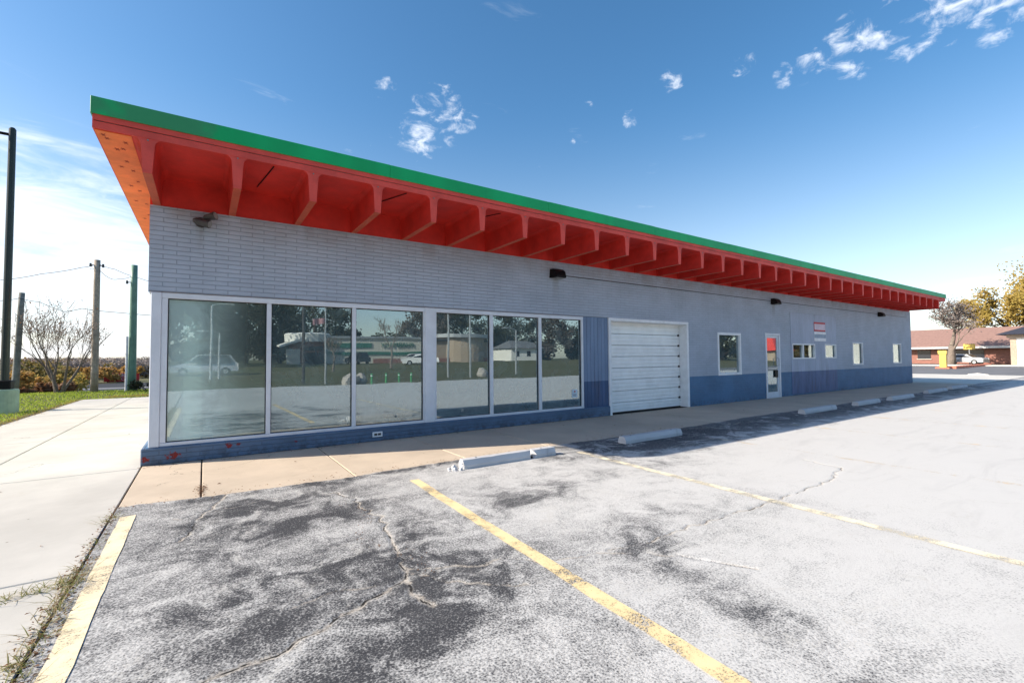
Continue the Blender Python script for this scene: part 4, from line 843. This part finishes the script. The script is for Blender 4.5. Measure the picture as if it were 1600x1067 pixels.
t=thing('yellow_sign','yellow panel sign hung on a post in front of the brick shop','sign',(90,9.4,0)); m=MB(); m.tube([(0,0,0),(0,0,2.6)],.07,8); m.build('post',M['steel'],t); m=MB(); m.bbox(-.1,.1,-.6,.6,2.1,2.9,.05); m.build('sign_panel',M['yellow'],t)
car('light silver car parked in front of the brick shop behind the bare tree',(88,9.6,.05),R_(80),M['car_silver'])
tree('big bare grey tree with a thick trunk in front of the brick shop',(86,10.6,0),21,9.3,.8,.38,'bark','lv_grey',levels=7,leafn=1500,leafs=.10,first=.20,leaf_clump=.3,upbias=.22,minr=.035,lean=(0,-.25))
tree('smaller hazy bare tree beside the far corner of the grey building',(104,24,0),22,8.5,.75,.35,'bark','lv_grey',levels=7,leafn=700,leafs=.12,first=.22,leaf_clump=.2,minr=.04)
crown_tree('golden leaved tree behind the brick shop, left of the white building roof',(115,9.3,0),23,12.8,15,'lv_gold',9500,.26,low=.22)
crown_tree('tallest orange gold tree rising over the white building at the right edge',(119,3.0,0),24,18,15,'lv_gold',9500,.28,low=.22)
o=rockm(.7,5).build('curb_stone',M['strip']); o.location=(45.6,.3,0); o.scale=(.4,.7,.18); tag(o,'pale rounded curb end at the edge of the street','curb')
# ------------------------------------------------------------------ what the shop windows reflect (stands behind the camera)
S=thing('drugstore','large cream store with a white canopied entrance tower, mirrored in the shop windows','building',(0,-62,.85))
m=MB(); m.box(15.5,30.3,-14,0,0,3.8); m.build('wall',M['cream'],S); m=MB(); m.box(15.4,30.4,0,.12,1.3,1.75); m.box(15.4,22.2,.0,.12,2.35,3.1); m.build('green_band',M['greensign'],S); text('PHARMACY',1.0,(26.2,.14,2.75),(R_(90),0,R_(180)),M['greensign'],S,.05)
m=MB(); m.box(15.4,30.4,-.3,.25,3.8,4.1); m.build('cornice',M['steel'],S)
m=MB(); m.box(30.3,43,-14,-.4,0,3.7); m.build('side_wing',M['tan'],S); m=MB(); m.box(30.25,43.1,-.3,-.1,3.5,3.95); m.build('cornice',M['dgrey'],S); m=MB(); m.box(22.5,43,-.35,.05,0,.7); m.build('brick_plinth',M['brown_brick'],S)
m=MB(); m.tube([(13.4,-1.5,0),(13.4,-1.5,3.9)],2.5,20); m.build('entrance_tower',M['brown_brick'],S); m=MB(); m.tube([(13.4,-1.5,3.2),(13.4,-1.5,4.3),(13.4,-1.5,4.45)],[3.0,3.1,2.9],24); m.build('tower_crown',M['wall_white'],S)
m=MB(); m.add([(9.4,1.5,2.3),(12.6,1.6,3.5),(12.6,-2,3.7),(9.4,-2,2.5),(9.4,1.5,2.55),(12.6,1.6,3.9),(12.6,-2,4.0),(9.4,-2,2.7)],[(0,1,2,3),(4,7,6,5),(0,4,5,1),(1,5,6,2),(2,6,7,3),(3,7,4,0)]); m.build('canopy',M['wall_white'],S); m=MB(); m.box(12.2,15,1.0,1.1,1.9,2.5); m.box(12.2,15,1.0,1.1,0,1.6); m.build('glass_front',M['winf'],S); m=MB(); m.box(10.2,11.9,1.0,1.2,0,2.1); m.build('cream_panel',M['yellow'] if False else M['cream'],S)
S2=thing('brick_hall','round fronted tan hall with a pale roof rim mirrored in the fourth pane','building',(38.5,-66,.85)); m=MB(); m.tube([(0,0,0),(0,0,4.2)],5.2,28); m.build('wall',M['tan'],S2); m=MB(); m.tube([(0,0,4.2),(0,0,4.8)],5.9,28); m.build('roof_rim',M['steel'],S2)
S3=thing('white_house','white house with a grey hipped roof, mirrored in the fifth shop pane','house',(58.5,-76,.9)); m=MB(); m.box(-4.5,4.5,-4,4,0,2.6); m.build('wall',M['wall_white'],S3); m=MB(); m.add([(-5,-4.6,2.6),(5,-4.6,2.6),(5,4.6,2.6),(-5,4.6,2.6),(-2.5,0,4.4),(2.5,0,4.4)],[(0,3,2,1),(0,1,5,4),(1,2,5),(2,3,4,5),(3,0,4)]); m.build('roof',M['street'],S3)
for x in (-3,0,2.6): m=MB(); m.box(x-.5,x+.5,4.0,4.05,.9,2.0); m.build('window',M['winf'],S3)
S4=thing('red_roofed_diner','small building with a bright red roof, mirrored in the entrance door','building',(101,-42,0)); m=MB(); m.box(-3.2,3.2,-2.4,2.4,0,2.6); m.build('wall',M['tan'],S4); m=MB(); m.add([(-4,-3,2.6),(4,-3,2.6),(4,3,2.6),(-4,3,2.6),(-2,-1,5.6),(2,-1,5.6),(2,1,5.6),(-2,1,5.6)],[(0,3,2,1),(0,1,5,4),(1,2,6,5),(2,3,7,6),(3,0,4,7),(4,5,6,7)]); m.build('roof',plain('bright_red_roof',(.70,.06,.04),.5),S4)
tg='big trees beyond the lawn behind the camera'
for i,(x,y,h,lf,sd) in enumerate([(-3.5,-52,13.5,'lv_dark',51),(1.2,-66,9,'lv_dark',52),(6.2,-70,10.5,'lv_dark',53),(10.8,-72,10,'lv_dark',54),(17.2,-80,12.8,'lv_dark',55),(24,-84,7,'lv_dark',56),(41,-84,12.5,'lv_grey2',58),(50,-86,13.5,'lv_dark',59),(66,-88,14,'lv_dark',60),(76,-86,14,'lv_grey2',61),(88,-84,13,'lv_dark',62),(84,-50,11,'lv_dark',63)]):
    lbs=['leftmost tall dark tree mirrored in the corner pane','low dark tree second from the left in the corner pane reflection','dark rounded tree mirrored behind the silver car','dark tree mirrored at the right edge of the corner pane','tall dark tree mirrored behind the store entrance tower','low dark tree mirrored over the cream store wall','grey bare tree mirrored left of the round fronted hall','dark tree mirrored right of the round fronted hall','broad dark tree mirrored behind the white house','grey tree mirrored in the last shop pane','farthest right dark tree mirrored in the last shop pane','dark tree mirrored in the large white framed window']
    crown_tree(lbs[i],(x,y,.8),sd,h,h*(.95 if i not in (5,) else 1.1),lf)
crown_tree('dark tree left of the red roofed diner, mirrored in the large white framed window',(91,-47,0),81,9,8.5,'lv_dark',4500,.28)
crown_tree('dark tree behind the red roofed diner, mirrored in the large white framed window',(99,-56,0),82,11,9,'lv_dark',4500,.28)
crown_tree('olive tree right of the red roofed diner, mirrored in the twin small window',(113,-40,0),83,9,9,'lv_olive',4500,.28)
tree('young bare tree mirrored in the third shop pane',(17.5,-40,.5),71,5.6,.6,.12,'bark',None,levels=5,first=.25,minr=.015); tree('small bare tree mirrored right of the flag pole',(10.2,-34,.4),72,3.4,.6,.08,'bark',None,levels=5,first=.25,minr=.012)
car('silver car on the road, mirrored in the corner pane',(.9,-36,.25),0,M['car_silver'],None,1); car('white car mirrored beside the tall pole in the fourth pane',(25,-50,.6),.3,M['car_white'],None,0); car('dark car parked at the store entrance reflection',(19,-58,.8),1.4,M['car_dark'],None,1); car('silver car parked by the tan side wing reflection',(27,-57,.8),1.4,M['car_silver'],None,0)
def pole2(label,x,y,h,arm=1,mat='steel'):
    t=thing('lamp_post',label,'street lamp',(x,y,H(x,y)),0,'lamp posts behind the camera'); m=MB(); m.tube([(0,0,0),(0,0,h)],[.09,.06],8); m.build('pole',M[mat],t); m=MB(); m.tube([(0,0,h),(.4*arm,0,h+.12),(1.1*arm,0,h+.15)],.035,6); m.bbox(min(.9*arm,1.4*arm),max(.9*arm,1.4*arm),-.12,.12,h+.10,h+.2,.02); m.build('lamp_head',M[mat],t)
pole2('pale lamp post mirrored above the silver car',1.22,-30,5.2); pole2('shorter pale lamp post mirrored above the silver car',1.75,-31,3.3,-1); pole2('thick dark lamp post mirrored in the second pane',5.75,-22,6.6,1,'dgrey'); pole2('lamp post mirrored at the left of the fourth pane',16.4,-24,6.6); pole2('lamp post mirrored in the middle of the fourth pane',17.5,-22.5,6.6,-1); pole2('low lamp post mirrored in front of the white house',24,-26,4.0,-1)
t=thing('flag_pole','steel flag pole with a red striped flag mirrored in the second pane','flag pole',(7.05,-22,-.05)); m=MB(); m.tube([(0,0,0),(0,0,6.5)],[.06,.04],8); m.build('pole',M['steel'],t)
m=MB(); nx_=8
for i in range(nx_+1):
    for k in range(2): m.v.append((-.05-.75*i/nx_,.06*math.sin(i*1.1),3.75+.35*k-.1*i/nx_))
for i in range(nx_): m.f.append((2*i,2*i+2,2*i+3,2*i+1)); m.mi.append(0)
fl=m.build('flag',M['flagred'],t,fixn=False); sd_=fl.modifiers.new('thick','SOLIDIFY'); sd_.thickness=.008
b0=None
for i,(x,y) in enumerate([(9.0,-18.9),(9.9,-19.1),(10.8,-19.3),(11.7,-19.5)]):
    if b0 is None:
        b0=thing('bollard','bright green bollard nearest the pale boulder at the lot edge behind the camera','bollard',(x,y,-.05),0,'green bollards along the lot edge'); m=MB(); m.tube([(0,0,0),(0,0,.62),(0,0,.66)],[.06,.06,.03],12); m.build('post',M['bgreen'],b0); m=MB(); m.tube([(0,0,.50),(0,0,.55)],.062,12); m.build('band',M['signwhite'],b0)
    else: b=copy_tree(b0); b.location=(x,y,-.05); b['label']=['','second bright green bollard from the boulder at the lot edge','third bright green bollard from the boulder at the lot edge','bright green bollard farthest from the boulder at the lot edge'][i]
for i,(x,y,r,lb) in enumerate([(7.9,-19.5,.5,'pale split boulder at the lot edge behind the camera'),(8.55,-19.9,.45,'darker boulder leaning beside the pale split one'),(19.5,-24,.55,'pinkish boulder on the lawn behind the camera')]):
    o=rockm(r,i*2.1+1).build('boulder',M['rock']); o.location=(x,y,.15); tag(o,lb,'boulder')
